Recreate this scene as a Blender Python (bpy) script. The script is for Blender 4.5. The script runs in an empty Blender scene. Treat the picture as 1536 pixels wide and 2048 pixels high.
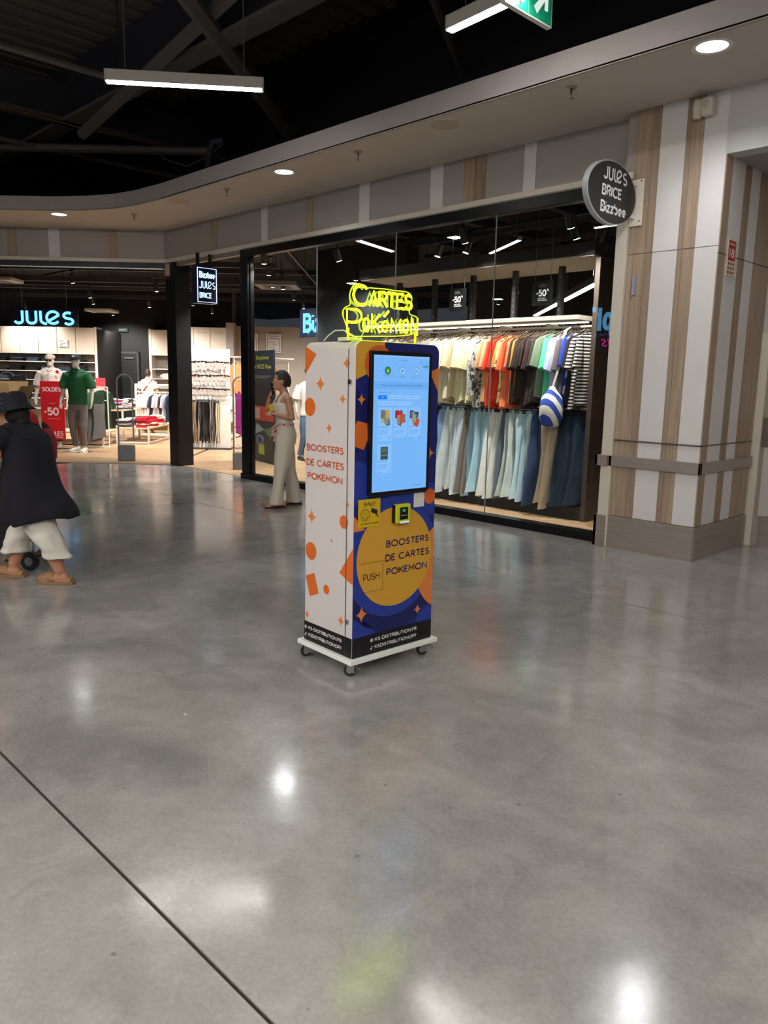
import bpy, math, random
from mathutils import Vector, Matrix, noise
random.seed(7)
SC=bpy.context.scene; COL=SC.collection
PI=math.pi
# ------------------------------------------------------------------ camera
cam=bpy.data.objects.new('camera',bpy.data.cameras.new('camera')); COL.objects.link(cam)
R=Matrix(((0.700496,0.134065,-0.70095),(0.71337,-0.103735,0.693068),(0.020203,-0.985528,-0.168304)))
cx_,cy_,cz_=R.col[0],-R.col[1],-R.col[2]
cam.matrix_world=Matrix(((cx_[0],cy_[0],cz_[0],0),(cx_[1],cy_[1],cz_[1],0),(cx_[2],cy_[2],cz_[2],1.55),(0,0,0,1)))
cam.data.sensor_fit='HORIZONTAL'; cam.data.sensor_width=36; cam.data.lens=36*1545/1536; cam.data.clip_start=.05
SC.camera=cam
# ------------------------------------------------------------------ world, exposure
w=bpy.data.worlds.new('world'); SC.world=w; w.use_nodes=True
w.node_tree.nodes['Background'].inputs[0].default_value=(.80,.86,1,1)
w.node_tree.nodes['Background'].inputs[1].default_value=.05
SC.view_settings.view_transform='Standard'; SC.view_settings.look='None'
SC.view_settings.exposure=0.0; SC.view_settings.gamma=1; SC.view_settings.use_curve_mapping=False
SC.cycles.use_denoising=True; SC.cycles.max_bounces=7; SC.cycles.diffuse_bounces=3; SC.cycles.glossy_bounces=4
SC.cycles.transparent_max_bounces=12; SC.cycles.transmission_bounces=6
SC.cycles.caustics_reflective=False; SC.cycles.caustics_refractive=False; SC.cycles.sample_clamp_indirect=4
MALL_LAMP=50.0      # emission of the hall's linear lamps, the added unseen rows too
DOWN_W=90.0         # watts of one soffit downlight
SPOT_W=330.0        # watts of one shop track spot
def lin(c): c/=255; return c/12.92 if c<=.04045 else ((c+.055)/1.055)**2.4
def hx(h): h=h.lstrip('#'); return tuple(lin(int(h[i:i+2],16)) for i in (0,2,4))
# ------------------------------------------------------------------ materials
MC={}
def mat(h,rough=.55,metal=0,em=0,var=.06,scale=6,bump=0,bscale=60,spec=.5,key=None,coat=0,stretch=None):
    k=key or (h,rough,metal,em,var,scale,bump,bscale,spec,coat,stretch)
    if k in MC: return MC[k]
    m=bpy.data.materials.new('m'+h.strip('#')+('e' if em else '')); m.use_nodes=True; nt=m.node_tree; N=nt.nodes; L=nt.links
    b=N['Principled BSDF']; c=hx(h)
    b.inputs['Roughness'].default_value=rough; b.inputs['Metallic'].default_value=metal
    b.inputs['Specular IOR Level'].default_value=spec; b.inputs['Coat Weight'].default_value=coat
    if em:
        b.inputs['Base Color'].default_value=(0,0,0,1) if em>=.5 else (*c,1)
        b.inputs['Emission Color'].default_value=(*c,1); b.inputs['Emission Strength'].default_value=em
        if em>=.5: b.inputs['Specular IOR Level'].default_value=.25
    else:
        tc=N.new('ShaderNodeTexCoord'); nz=N.new('ShaderNodeTexNoise'); nz.inputs['Scale'].default_value=scale; nz.inputs['Detail'].default_value=4
        src=tc.outputs['Object']
        if stretch:
            mp=N.new('ShaderNodeMapping'); mp.inputs['Scale'].default_value=stretch; L.new(src,mp.inputs[0]); src=mp.outputs[0]
        L.new(src,nz.inputs['Vector'])
        mr=N.new('ShaderNodeMapRange'); mr.inputs[1].default_value=.3; mr.inputs[2].default_value=.7; mr.inputs[3].default_value=1-var; mr.inputs[4].default_value=1+var
        L.new(nz.outputs[0],mr.inputs[0])
        mx=N.new('ShaderNodeVectorMath'); mx.operation='SCALE'; mx.inputs[0].default_value=c; L.new(mr.outputs[0],mx.inputs['Scale'])
        L.new(mx.outputs[0],b.inputs['Base Color'])
        if bump:
            n2=N.new('ShaderNodeTexNoise'); n2.inputs['Scale'].default_value=bscale; L.new(src,n2.inputs['Vector'])
            bp=N.new('ShaderNodeBump'); bp.inputs['Strength'].default_value=bump; bp.inputs['Distance'].default_value=.01
            L.new(n2.outputs[0],bp.inputs['Height']); L.new(bp.outputs[0],b.inputs['Normal'])
    MC[k]=m; return m
def stripemat(h1,h2,freq,axis=2,rough=.8,duty=.5,ang=0):
    k=('st',h1,h2,freq,axis,duty,ang)
    if k in MC: return MC[k]
    m=bpy.data.materials.new('stripes'); m.use_nodes=True; nt=m.node_tree; N=nt.nodes; L=nt.links; b=N['Principled BSDF']
    b.inputs['Roughness'].default_value=rough
    tc=N.new('ShaderNodeTexCoord'); mp=N.new('ShaderNodeMapping'); mp.inputs['Rotation'].default_value=(ang,0,0); L.new(tc.outputs['Object'],mp.inputs[0])
    sp=N.new('ShaderNodeSeparateXYZ'); L.new(mp.outputs[0],sp.inputs[0])
    mu=N.new('ShaderNodeMath'); mu.operation='MULTIPLY'; mu.inputs[1].default_value=freq; L.new(sp.outputs[axis],mu.inputs[0])
    fr=N.new('ShaderNodeMath'); fr.operation='FRACT'; L.new(mu.outputs[0],fr.inputs[0])
    gt=N.new('ShaderNodeMath'); gt.operation='GREATER_THAN'; gt.inputs[1].default_value=duty; L.new(fr.outputs[0],gt.inputs[0])
    mx=N.new('ShaderNodeMix'); mx.data_type='RGBA'; mx.inputs[6].default_value=(*hx(h1),1); mx.inputs[7].default_value=(*hx(h2),1)
    L.new(gt.outputs[0],mx.inputs[0]); L.new(mx.outputs[2],b.inputs['Base Color']); MC[k]=m; return m
def speckmat(h1,h2,scale=40,thr=.55,rough=.8,soft=.03):
    k=('sp',h1,h2,scale,thr,soft)
    if k in MC: return MC[k]
    m=bpy.data.materials.new('print'); m.use_nodes=True; nt=m.node_tree; N=nt.nodes; L=nt.links; b=N['Principled BSDF']
    b.inputs['Roughness'].default_value=rough
    tc=N.new('ShaderNodeTexCoord'); nz=N.new('ShaderNodeTexNoise'); nz.inputs['Scale'].default_value=scale; nz.inputs['Detail'].default_value=2; L.new(tc.outputs['Object'],nz.inputs[0])
    mr=N.new('ShaderNodeMapRange'); mr.inputs[1].default_value=thr-soft; mr.inputs[2].default_value=thr+soft; L.new(nz.outputs[0],mr.inputs[0])
    mx=N.new('ShaderNodeMix'); mx.data_type='RGBA'; mx.inputs[6].default_value=(*hx(h1),1); mx.inputs[7].default_value=(*hx(h2),1)
    L.new(mr.outputs[0],mx.inputs[0]); L.new(mx.outputs[2],b.inputs['Base Color']); MC[k]=m; return m
def concrete():
    m=bpy.data.materials.new('polished_concrete'); m.use_nodes=True; nt=m.node_tree; N=nt.nodes; L=nt.links; b=N['Principled BSDF']
    geo=N.new('ShaderNodeNewGeometry'); P=geo.outputs['Position']
    def nz(s,d=5,dist=0,ro=.5):
        n=N.new('ShaderNodeTexNoise'); n.inputs['Scale'].default_value=s; n.inputs['Detail'].default_value=d; n.inputs['Distortion'].default_value=dist; n.inputs['Roughness'].default_value=ro
        L.new(P,n.inputs['Vector']); return n.outputs[0]
    cr=N.new('ShaderNodeValToRGB'); e=cr.color_ramp.elements
    e[0].position=.30; e[0].color=(*hx('#83817f'),1); e[1].position=.72; e[1].color=(*hx('#b0adaa'),1)
    x=cr.color_ramp.elements.new(.5); x.color=(*hx('#9a9794'),1)
    L.new(nz(.9,8,.6,.6),cr.inputs[0])
    # fine grain
    c2=N.new('ShaderNodeMapRange'); c2.inputs[1].default_value=.35; c2.inputs[2].default_value=.65; c2.inputs[3].default_value=.88; c2.inputs[4].default_value=1.09; L.new(nz(55,6,0,.75),c2.inputs[0])
    c3=N.new('ShaderNodeMapRange'); c3.inputs[1].default_value=.3; c3.inputs[2].default_value=.7; c3.inputs[3].default_value=.86; c3.inputs[4].default_value=1.10; L.new(nz(4.5,6,1.2,.6),c3.inputs[0])
    # dark pits
    vo=N.new('ShaderNodeTexVoronoi'); vo.inputs['Scale'].default_value=5.5; vo.inputs['Randomness'].default_value=1; L.new(P,vo.inputs['Vector'])
    c4=N.new('ShaderNodeMapRange'); c4.inputs[1].default_value=.03; c4.inputs[2].default_value=.06; c4.inputs[3].default_value=.62; c4.inputs[4].default_value=1; L.new(vo.outputs['Distance'],c4.inputs[0])
    # faint pale strip left by an old tape line, along x at y=2.2
    sp=N.new('ShaderNodeSeparateXYZ'); L.new(P,sp.inputs[0])
    s1=N.new('ShaderNodeMath'); s1.operation='SUBTRACT'; s1.inputs[1].default_value=2.215; L.new(sp.outputs[1],s1.inputs[0])
    s2=N.new('ShaderNodeMath'); s2.operation='ABSOLUTE'; L.new(s1.outputs[0],s2.inputs[0])
    s3=N.new('ShaderNodeMapRange'); s3.inputs[1].default_value=.012; s3.inputs[2].default_value=.05; s3.inputs[3].default_value=1.07; s3.inputs[4].default_value=1; L.new(s2.outputs[0],s3.inputs[0])
    cur=c2.outputs[0]
    for o in (c3.outputs[0],c4.outputs[0],s3.outputs[0]):
        mm=N.new('ShaderNodeMath'); mm.operation='MULTIPLY'; L.new(cur,mm.inputs[0]); L.new(o,mm.inputs[1]); cur=mm.outputs[0]
    v=N.new('ShaderNodeVectorMath'); v.operation='SCALE'; L.new(cr.outputs[0],v.inputs[0]); L.new(cur,v.inputs['Scale']); L.new(v.outputs[0],b.inputs['Base Color'])
    r=N.new('ShaderNodeMapRange'); r.inputs[1].default_value=.3; r.inputs[2].default_value=.7; r.inputs[3].default_value=.10; r.inputs[4].default_value=.19; L.new(nz(2.2,5,.5),r.inputs[0]); L.new(r.outputs[0],b.inputs['Roughness'])
    b.inputs['Specular IOR Level'].default_value=.62
    bp=N.new('ShaderNodeBump'); bp.inputs['Strength'].default_value=.16; bp.inputs['Distance'].default_value=.004; L.new(nz(7,3,.3),bp.inputs['Height']); L.new(bp.outputs[0],b.inputs['Normal'])
    return m
def woodmat(h,dark,key,scale=1,axis='z',rough=.5,vary=0):
    if key in MC: return MC[key]
    m=bpy.data.materials.new(key); m.use_nodes=True; nt=m.node_tree; N=nt.nodes; L=nt.links; b=N['Principled BSDF']
    geo=N.new('ShaderNodeNewGeometry'); mp=N.new('ShaderNodeMapping'); L.new(geo.outputs['Position'],mp.inputs[0])
    if axis=='z': mp.inputs['Scale'].default_value=(30*scale,30*scale,1.2*scale)
    else:
        mp.inputs['Rotation'].default_value=(0,0,-math.radians(46)); mp.inputs['Scale'].default_value=(1.2*scale,30*scale,1)
    n=N.new('ShaderNodeTexNoise'); n.inputs['Scale'].default_value=1; n.inputs['Detail'].default_value=5; n.inputs['Distortion'].default_value=.8; L.new(mp.outputs[0],n.inputs[0])
    cr=N.new('ShaderNodeValToRGB'); e=cr.color_ramp.elements; e[0].position=.32; e[0].color=(*hx(dark),1); e[1].position=.62; e[1].color=(*hx(h),1)
    L.new(n.outputs[0],cr.inputs[0]); out=cr.outputs[0]
    if vary:
        ri=geo.outputs['Random Per Island']; mr=N.new('ShaderNodeMapRange'); mr.inputs[3].default_value=1-vary; mr.inputs[4].default_value=1+vary; L.new(ri,mr.inputs[0])
        v=N.new('ShaderNodeVectorMath'); v.operation='SCALE'; L.new(out,v.inputs[0]); L.new(mr.outputs[0],v.inputs['Scale']); out=v.outputs[0]
    L.new(out,b.inputs['Base Color']); b.inputs['Roughness'].default_value=rough; MC[key]=m; return m
def glassmat(key='glass',tint=(.93,.95,.95),ior=1.5):
    if key in MC: return MC[key]
    m=bpy.data.materials.new(key); m.use_nodes=True; nt=m.node_tree; N=nt.nodes; L=nt.links; N.clear()
    o=N.new('ShaderNodeOutputMaterial'); t=N.new('ShaderNodeBsdfTransparent'); t.inputs[0].default_value=(*tint,1)
    g=N.new('ShaderNodeBsdfGlossy'); g.inputs['Roughness'].default_value=.0; f=N.new('ShaderNodeFresnel'); f.inputs[0].default_value=ior
    x=N.new('ShaderNodeMixShader'); ge=N.new('ShaderNodeNewGeometry'); bf=N.new('ShaderNodeMath'); bf.operation='MULTIPLY_ADD'; bf.inputs[1].default_value=-1.7; bf.inputs[2].default_value=1.7; L.new(ge.outputs['Backfacing'],bf.inputs[0]); mu=N.new('ShaderNodeMath'); mu.operation='MULTIPLY'; mu.use_clamp=True; L.new(f.outputs[0],mu.inputs[0]); L.new(bf.outputs[0],mu.inputs[1]); L.new(mu.outputs[0],x.inputs[0]); L.new(t.outputs[0],x.inputs[1]); L.new(g.outputs[0],x.inputs[2]); L.new(x.outputs[0],o.inputs[0])
    MC[key]=m; return m
# ------------------------------------------------------------------ mesh helpers
class B:
    def __init__(s): s.v=[]; s.f=[]; s.mi=[]; s.m=0
    def add(s,vs,fs):
        o=len(s.v); s.v+= [Vector(v) for v in vs]; s.f+=[tuple(i+o for i in f) for f in fs]; s.mi+=[s.m]*len(fs); return s
    def box(s,x0,x1,y0,y1,z0,z1):
        return s.add([(x,y,z) for z in (z0,z1) for y in (y0,y1) for x in (x0,x1)],[(0,2,3,1),(4,5,7,6),(0,1,5,4),(2,6,7,3),(0,4,6,2),(1,3,7,5)])
    def cb(s,c,d,rot=None):
        vs=[Vector((a*d[0]/2,b*d[1]/2,e*d[2]/2)) for e in (-1,1) for b in (-1,1) for a in (-1,1)]
        if rot: vs=[rot@v for v in vs]
        return s.add([v+Vector(c) for v in vs],[(0,2,3,1),(4,5,7,6),(0,1,5,4),(2,6,7,3),(0,4,6,2),(1,3,7,5)])
    def loft(s,rings,cap=True,closed=True):
        n=len(rings[0]); vs=[p for r in rings for p in r]; fs=[]
        for i in range(len(rings)-1):
            for j in range(n if closed else n-1):
                k=(j+1)%n; fs.append((i*n+j,i*n+k,(i+1)*n+k,(i+1)*n+j))
        if cap and closed: fs.append(tuple(range(n-1,-1,-1))); fs.append(tuple((len(rings)-1)*n+j for j in range(n)))
        return s.add(vs,fs)
    def tube(s,pts,r,n=8,flat=1,up=None,cap=True,loop=False):
        pts=[Vector(p) for p in pts]; m=len(pts)
        if not hasattr(r,'__len__'): r=[r]*m
        rings=[]; prev=None
        for i,p in enumerate(pts):
            if loop: t=(pts[(i+1)%m]-pts[i-1])
            else: t=(pts[min(i+1,m-1)]-pts[max(i-1,0)])
            t.normalize()
            if up is not None: a=Vector(up)-t*t.dot(Vector(up)); 
            elif prev is None: a=t.orthogonal()
            else: a=prev-t*prev.dot(t)
            if a.length<1e-6: a=t.orthogonal()
            a.normalize(); prev=a; b=t.cross(a)
            rings.append([p+a*(math.cos(2*PI*j/n)*r[i]*flat)+b*(math.sin(2*PI*j/n)*r[i]) for j in range(n)])
        if loop: rings.append(rings[0])
        return s.loft(rings,cap=cap and not loop)
    def cyl(s,a,b,r,n=12): return s.tube([a,b],r,n)
    def prism(s,poly,M=None,t=.01):
        n=len(poly); vs=[Vector((p[0],p[1],0)) for p in poly]+[Vector((p[0],p[1],t)) for p in poly]
        if M is not None: vs=[M@v for v in vs]
        return s.add(vs,[tuple(range(n-1,-1,-1)),tuple(range(n,2*n))]+[(i,(i+1)%n,n+(i+1)%n,n+i) for i in range(n)])
    def lathe(s,c,prof,n=20,cap=True):
        rings=[[Vector(c)+Vector((r*math.cos(2*PI*j/n),r*math.sin(2*PI*j/n),z)) for j in range(n)] for r,z in prof]
        return s.loft(rings,cap=cap)
    def ball(s,c,r,n=10,sc=(1,1,1)):
        rings=[]
        for i in range(n+1):
            a=PI*i/n; rr=max(math.sin(a),.02)
            rings.append([Vector(c)+Vector((rr*math.cos(2*PI*j/(n*2))*r*sc[0],rr*math.sin(2*PI*j/(n*2))*r*sc[1],-math.cos(a)*r*sc[2])) for j in range(n*2)])
        return s.loft(rings)
    def xf(s,M): s.v=[M@v for v in s.v]; return s
    def mesh(s,name,mats,smooth=0):
        me=bpy.data.meshes.new(name); me.from_pydata([tuple(v) for v in s.v],[],s.f)
        if not isinstance(mats,(list,tuple)): mats=[mats]
        for m in mats: me.materials.append(m)
        if len(mats)>1: me.polygons.foreach_set('material_index',s.mi)
        if smooth:
            me.polygons.foreach_set('use_smooth',[True]*len(s.f)); me.set_sharp_from_angle(angle=math.radians(smooth if smooth>1 else 40))
        me.update(); return me
    def build(s,name,mats,parent=None,smooth=0,bevel=0,loc=None,rot=None):
        o=bpy.data.objects.new(name,s.mesh(name,mats,smooth)); COL.objects.link(o)
        if parent: o.parent=parent
        if loc is not None: o.location=loc
        if rot is not None: o.rotation_euler=rot
        if bevel:
            md=o.modifiers.new('bevel','BEVEL'); md.width=bevel; md.segments=2; md.limit_method='ANGLE'
        return o
def tag(o,label=None,cat=None,group=None,kind=None):
    if label: o['label']=label
    if cat: o['category']=cat
    if group: o['group']=group
    if kind: o['kind']=kind
    return o
def thing(name,label,cat,loc=(0,0,0),rz=0,group=None):
    o=bpy.data.objects.new(name,None); COL.objects.link(o); o.empty_display_size=.1; o.location=loc; o.rotation_euler=(0,0,rz)
    return tag(o,label,cat,group)
def holder(name,kind='structure',loc=(0,0,0),rz=0):
    o=bpy.data.objects.new(name,None); COL.objects.link(o); o.empty_display_size=.1; o.location=loc; o.rotation_euler=(0,0,rz); o['kind']=kind; return o
def dup(o,loc=None,rz=None,parent=None):
    c=o.copy(); COL.objects.link(c); c.parent=parent
    if loc is not None: c.location=loc
    if rz is not None: c.rotation_euler=(0,0,rz)
    for ch in list(o.children): dup(ch,parent=c)
    return c
def setm(o,m):
    o.material_slots[0].link='OBJECT'; o.material_slots[0].material=m
def clip(poly,box):                # poly clipped by convex ccw polygon
    out=list(poly)
    for i in range(len(box)):
        a=box[i]; b=box[(i+1)%len(box)]; inp=out; out=[]
        f=lambda p:(b[0]-a[0])*(p[1]-a[1])-(b[1]-a[1])*(p[0]-a[0])
        for j in range(len(inp)):
            p=inp[j]; q=inp[(j+1)%len(inp)]; fp=f(p); fq=f(q)
            if fp>=0: out.append(p)
            if (fp>=0)!=(fq>=0):
                t=fp/(fp-fq); out.append((p[0]+(q[0]-p[0])*t,p[1]+(q[1]-p[1])*t))
        if not out: return []
    return out
def circ(c,r,n=32,ry=None): return [(c[0]+r*math.cos(2*PI*i/n),c[1]+(ry or r)*math.sin(2*PI*i/n)) for i in range(n)]
def arc(cx,cy,r,a0,a1,n=10,ry=None): return [(cx+r*math.cos(math.radians(a0+(a1-a0)*i/n)),cy+(ry or r)*math.sin(math.radians(a0+(a1-a0)*i/n))) for i in range(n+1)]
def star(c,rx,ry,q=.16,n=6):
    pts=[]
    T=[(0,ry),(-rx,0),(0,-ry),(rx,0)]
    for i in range(4):
        p=T[i]; r=T[(i+1)%4]; m=((p[0]+r[0])*q,(p[1]+r[1])*q)
        for k in range(n):
            t=k/n; pts.append((c[0]+(1-t)**2*p[0]+2*t*(1-t)*m[0]+t*t*r[0],c[1]+(1-t)**2*p[1]+2*t*(1-t)*m[1]+t*t*r[1]))
    return pts
def textmesh(s,bold=0,ext=0,fill=True,bev=0,slant=0,space=1):
    c=bpy.data.curves.new('t','FONT'); c.body=s; c.offset=bold; c.extrude=ext; c.resolution_u=4; c.shear=slant; c.space_character=space
    if not fill: c.fill_mode='NONE'
    if bev: c.bevel_depth=bev; c.bevel_resolution=1
    o=bpy.data.objects.new('t',c); COL.objects.link(o); bpy.context.view_layer.update()
    me=bpy.data.meshes.new_from_object(o.evaluated_get(bpy.context.evaluated_depsgraph_get()))
    bpy.data.objects.remove(o); bpy.data.curves.remove(c); return me
STW={'PUSH':.12,'KS-DISTRIBUTION.FR':.19,'KSDISTRIBUTIONOFF':.19,'BOOSTERS':.185,'DE CARTES':.185,'POKEMON':.185,'SOLDES':.2,'-50':.2,'Bizzbee':.2,'BRICE':.18,'SMILE!':.17}
def text(s,M,m,parent=None,w=None,h=None,bold=0,ext=0,name='lettering',align='L',**k):
    """flat lettering fitted into w x h, lower left corner (or centre) at M's origin, in M's xy plane"""
    if w and h and align=='L' and all(c in GL for c in s) and not k: return stroketext(s,M,m,parent,w,h,STW.get(s,.17),name=name)
    me=textmesh(s,bold,0,**k); xs=[v.co.x for v in me.vertices]; ys=[v.co.y for v in me.vertices]
    x0,x1,y0,y1=min(xs),max(xs),min(ys),max(ys); sx=(w/(x1-x0)) if w else None; sy=(h/(y1-y0)) if h else None
    sx=sx or sy; sy=sy or sx
    ox=(x0+x1)/2 if align=='C' else x0; oy=(y0+y1)/2 if align=='C' else y0
    for v in me.vertices: v.co=M@Vector(((v.co.x-ox)*sx,(v.co.y-oy)*sy,v.co.z*sx))
    me.materials.clear(); me.materials.append(m); me.name=name
    o=bpy.data.objects.new(name,me); COL.objects.link(o); o.parent=parent
    if ext:
        md=o.modifiers.new('solid','SOLIDIFY'); md.thickness=ext; md.offset=0
    return o
# own stroke lettering: every glyph is a few polylines in a box of height 1
def _a(cx,cy,rx,ry,a0,a1,n=10): return [(cx+rx*math.cos(math.radians(a0+(a1-a0)*i/n)),cy+ry*math.sin(math.radians(a0+(a1-a0)*i/n))) for i in range(n+1)]
GL={'A':(.86,[[(0,0),(.43,1),(.86,0)],[(.15,.32),(.71,.32)]]),
'B':(.62,[[(0,.54),(.34,.54)]+_a(.34,.77,.23,.23,-90,90)+[(0,1),(0,0),(.37,0)]+_a(.37,.27,.25,.27,-90,90)+[(.3,.54)]]),
'C':(.82,[_a(.5,.5,.5,.5,48,312,18)]),'D':(.76,[[(0,0),(0,1),(.28,1)]+_a(.28,.5,.48,.5,90,-90,14)+[(0,0)]]),
'E':(.54,[[(.54,0),(0,0),(0,1),(.54,1)],[(0,.52),(.48,.52)]]),'F':(.52,[[(0,0),(0,1),(.52,1)],[(0,.5),(.46,.5)]]),
'H':(.68,[[(0,0),(0,1)],[(.68,0),(.68,1)],[(0,.52),(.68,.52)]]),'I':(.0,[[(0,0),(0,1)]]),
'J':(.5,[[(.5,1),(.5,.27)]+_a(.25,.27,.25,.27,0,-165)]),
'K':(.64,[[(0,0),(0,1)],[(.62,1),(.03,.45)],[(.22,.62),(.66,0)]]),'L':(.5,[[(0,1),(0,0),(.5,0)]]),
'M':(.92,[[(0,0),(.07,1),(.46,.28),(.85,1),(.92,0)]]),'N':(.72,[[(0,0),(0,1),(.72,0),(.72,1)]]),
'O':(1.0,[_a(.5,.5,.5,.5,0,360,24)]),'P':(.58,[[(0,0),(0,1),(.32,1)]+_a(.32,.73,.27,.27,90,-90)+[(0,.46)]]),
'R':(.62,[[(0,0),(0,1),(.32,1)]+_a(.32,.74,.26,.26,90,-90)+[(0,.48)],[(.30,.48),(.62,0)]]),
'S':(.58,[_a(.30,.75,.24,.25,35,250,12)+_a(.29,.26,.29,.26,80,-150,12)]),
'T':(.66,[[(0,1),(.66,1)],[(.33,1),(.33,0)]]),'U':(.66,[[(0,1),(0,.33)]+_a(.33,.33,.33,.33,180,360)+[(.66,1)]]),
'Y':(.7,[[(0,1),(.35,.5),(.7,1)],[(.35,.5),(.35,0)]]),'Z':(.6,[[(0,1),(.6,1),(0,0),(.6,0)]]),
'!':(.0,[[(0,1),(0,.3)],[(0,.08),(0,0)]]),'-':(.3,[[(0,.42),(.3,.42)]]),'.':(.0,[[(0,.08),(0,0)]]),
'5':(.58,[[(.52,1),(.08,1),(.04,.56)]+_a(.28,.32,.30,.32,115,-150,14)]),'0':(.66,[_a(.33,.5,.33,.5,0,360,24)]),
'%':(.8,[[(.68,1),(.12,0)],_a(.16,.80,.16,.18,0,360,12),_a(.64,.2,.16,.18,0,360,12)]),
'i':(.0,[[(0,0),(0,.66)],[(0,.88),(0,.98)]]),'z':(.42,[[(0,.64),(.42,.64),(0,0),(.42,0)]]),
'b':(.52,[[(0,0),(0,1)],_a(.26,.32,.26,.32,0,360,18)]),'e':(.52,[[(0,.32),(.52,.32)]+_a(.26,.32,.26,.32,0,310,16)]),
'd':(.52,[[(.52,0),(.52,1)],_a(.26,.32,.26,.32,0,360,18)]),'o':(.56,[_a(.28,.32,.28,.32,0,360,18)]),
'p':(.52,[[(0,-.32),(0,.64)],_a(.26,.32,.26,.32,0,360,18)]),'t':(.34,[[(.12,.95),(.12,0),(.3,0)],[(0,.64),(.32,.64)]]),"'":(.0,[[(0,1),(0,.76)]]),' ':(.22,[])}
def ribbon(b,p,wt,sx,sy,M):
    P=[Vector((q[0]*sx,q[1]*sy)) for q in p]; cl=(P[0]-P[-1]).length<1e-5; n=len(P); L_=[];R_=[]
    for i in range(n):
        a=P[i-1] if i>0 else (P[n-2] if cl else None); c=P[i+1] if i<n-1 else (P[1] if cl else None)
        d1=(P[i]-a).normalized() if a is not None else None; d2=(c-P[i]).normalized() if c is not None else None
        if d1 is None: d1=d2
        if d2 is None: d2=d1
        n1=Vector((-d1.y,d1.x)); n2=Vector((-d2.y,d2.x)); m=n1+n2
        if m.length<1e-4: m=n1
        m.normalize(); k=min(1/max(m.dot(n1),.35),2.0)*wt/2
        L_.append(P[i]+m*k); R_.append(P[i]-m*k)
    o=[M@Vector((v.x,v.y,0)) for v in L_+R_]
    b.add(o,[(n+i,n+i+1,i+1,i) for i in range(n-1)])
def stroketext(s,M,m,parent,w,h,wt=.15,sp=.25,name='lettering'):
    """own lettering fitted to w x h"""
    wid=sum(GL[c][0] for c in s)+sp*(len(s)-1); t=wt*h; sx=(w-t)/wid; sy=h-t; b=B(); x=0
    for c in s:
        for p in GL[c][1]: ribbon(b,[(x+q[0],q[1]) for q in p],t,sx,sy,M@Matrix.Translation((t/2,t/2,0)))
        x+=GL[c][0]+sp
    return b.build(name,m,parent)
def basis(o,x,y):                  # matrix with origin o, x axis, y axis
    x=Vector(x).normalized(); y=Vector(y).normalized(); z=x.cross(y)
    return Matrix(((x[0],y[0],z[0],o[0]),(x[1],y[1],z[1],o[1]),(x[2],y[2],z[2],o[2]),(0,0,0,1)))
def remeshed(b,name,m,parent,voxel=.01,smooth=4,disp=None):
    me=b.mesh(name,m); o=bpy.data.objects.new(name,me); COL.objects.link(o)
    r=o.modifiers.new('r','REMESH'); r.mode='VOXEL'; r.voxel_size=voxel; r.use_smooth_shade=True
    s=o.modifiers.new('s','SMOOTH'); s.iterations=smooth; s.factor=.6
    bpy.context.view_layer.update()
    me2=bpy.data.meshes.new_from_object(o.evaluated_get(bpy.context.evaluated_depsgraph_get()))
    o.modifiers.clear(); o.data=me2; bpy.data.meshes.remove(me); me2.name=name
    if disp:
        for v in me2.vertices: v.co+=disp(v.co,v.normal)
    me2.polygons.foreach_set('use_smooth',[True]*len(me2.polygons)); me2.update()
    o.parent=parent; return o
def ringh(c,rx,ry,n=20,tilt=0,p=2.0,fold=0,nf=7,ph=0):
    out=[]
    for j in range(n):
        a=2*PI*j/n; ca,sa=math.cos(a),math.sin(a); k=1+fold*math.sin(nf*a+ph)
        x=abs(ca)**(2/p)*math.copysign(1,ca)*rx*k; y=abs(sa)**(2/p)*math.copysign(1,sa)*ry*k
        out.append(Vector((c[0]+x*math.cos(tilt),c[1]+y,c[2]+x*math.sin(tilt))))
    return out
# common materials
BLACK=mat('#0c0d10',.45); DARK=mat('#1b1c20',.6); WHITE=mat('#f2efea',.5,var=.02); CHROME=mat('#b9bcc0',.25,1,var=.02); NAVYBLK=mat('#11131d',.4)
METALW=mat('#efe6d8',.4,var=.02); STEEL=mat('#a99d95',.42,.55,var=.08,scale=3,stretch=(1,1,12)); RED=mat('#d3071c',.5,var=.03)
A_O=Vector((-12.33,6.86,0)); A_R=math.radians(46)
AX=Vector((math.cos(A_R),math.sin(A_R),0)); AY=Vector((-math.sin(A_R),math.cos(A_R),0))
def A(x,y,z=0): return A_O+AX*x+AY*y+Vector((0,0,z))
# ================================================================== STRUCTURE
CONC=concrete()
fl=B().box(-26,8,-16,20,-.05,-.006).build('floor',mat('#332b23',.95)); fl['kind']='structure'
xs=[-21.5,-13.5,-5.5,2.5,7.5]; ys=[-15,-7.02,-3.02,.98,5.03,9.1]
for i in range(len(xs)-1):
    for j in range(len(ys)-1):
        if ys[j]>5 and xs[i]<-14: continue
        g=.0065; B().box(xs[i]+g,xs[i+1]-g,ys[j]+g,ys[j+1]-g,-.03,0).build('slab',CONC,fl)
# crack in the concrete
cp=[(-3.62,6.60),(-3.5,6.35),(-3.35,6.2),(-3.22,5.98),(-3.06,5.86),(-2.97,5.62),(-2.98,5.4),(-2.9,5.2),(-2.92,5.09)]
cp2=[(-2.9,5.07),(-2.8,4.9),(-2.78,4.72),(-2.66,4.6),(-2.7,4.4),(-2.76,4.28)]
b=B()
for P in (cp,cp2):
    pp=[Vector((p[0]+random.uniform(-.02,.02),p[1]+random.uniform(-.02,.02),.0006)) for p in P]
    for a,c in zip(pp,pp[1:]):
        t=(c-a).normalized(); n=Vector((-t.y,t.x,0))*.0018; b.add([a-n,a+n,c+n,c-n],[(0,3,2,1)])
b.build('crack',mat('#45403a',.9),fl)
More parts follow.
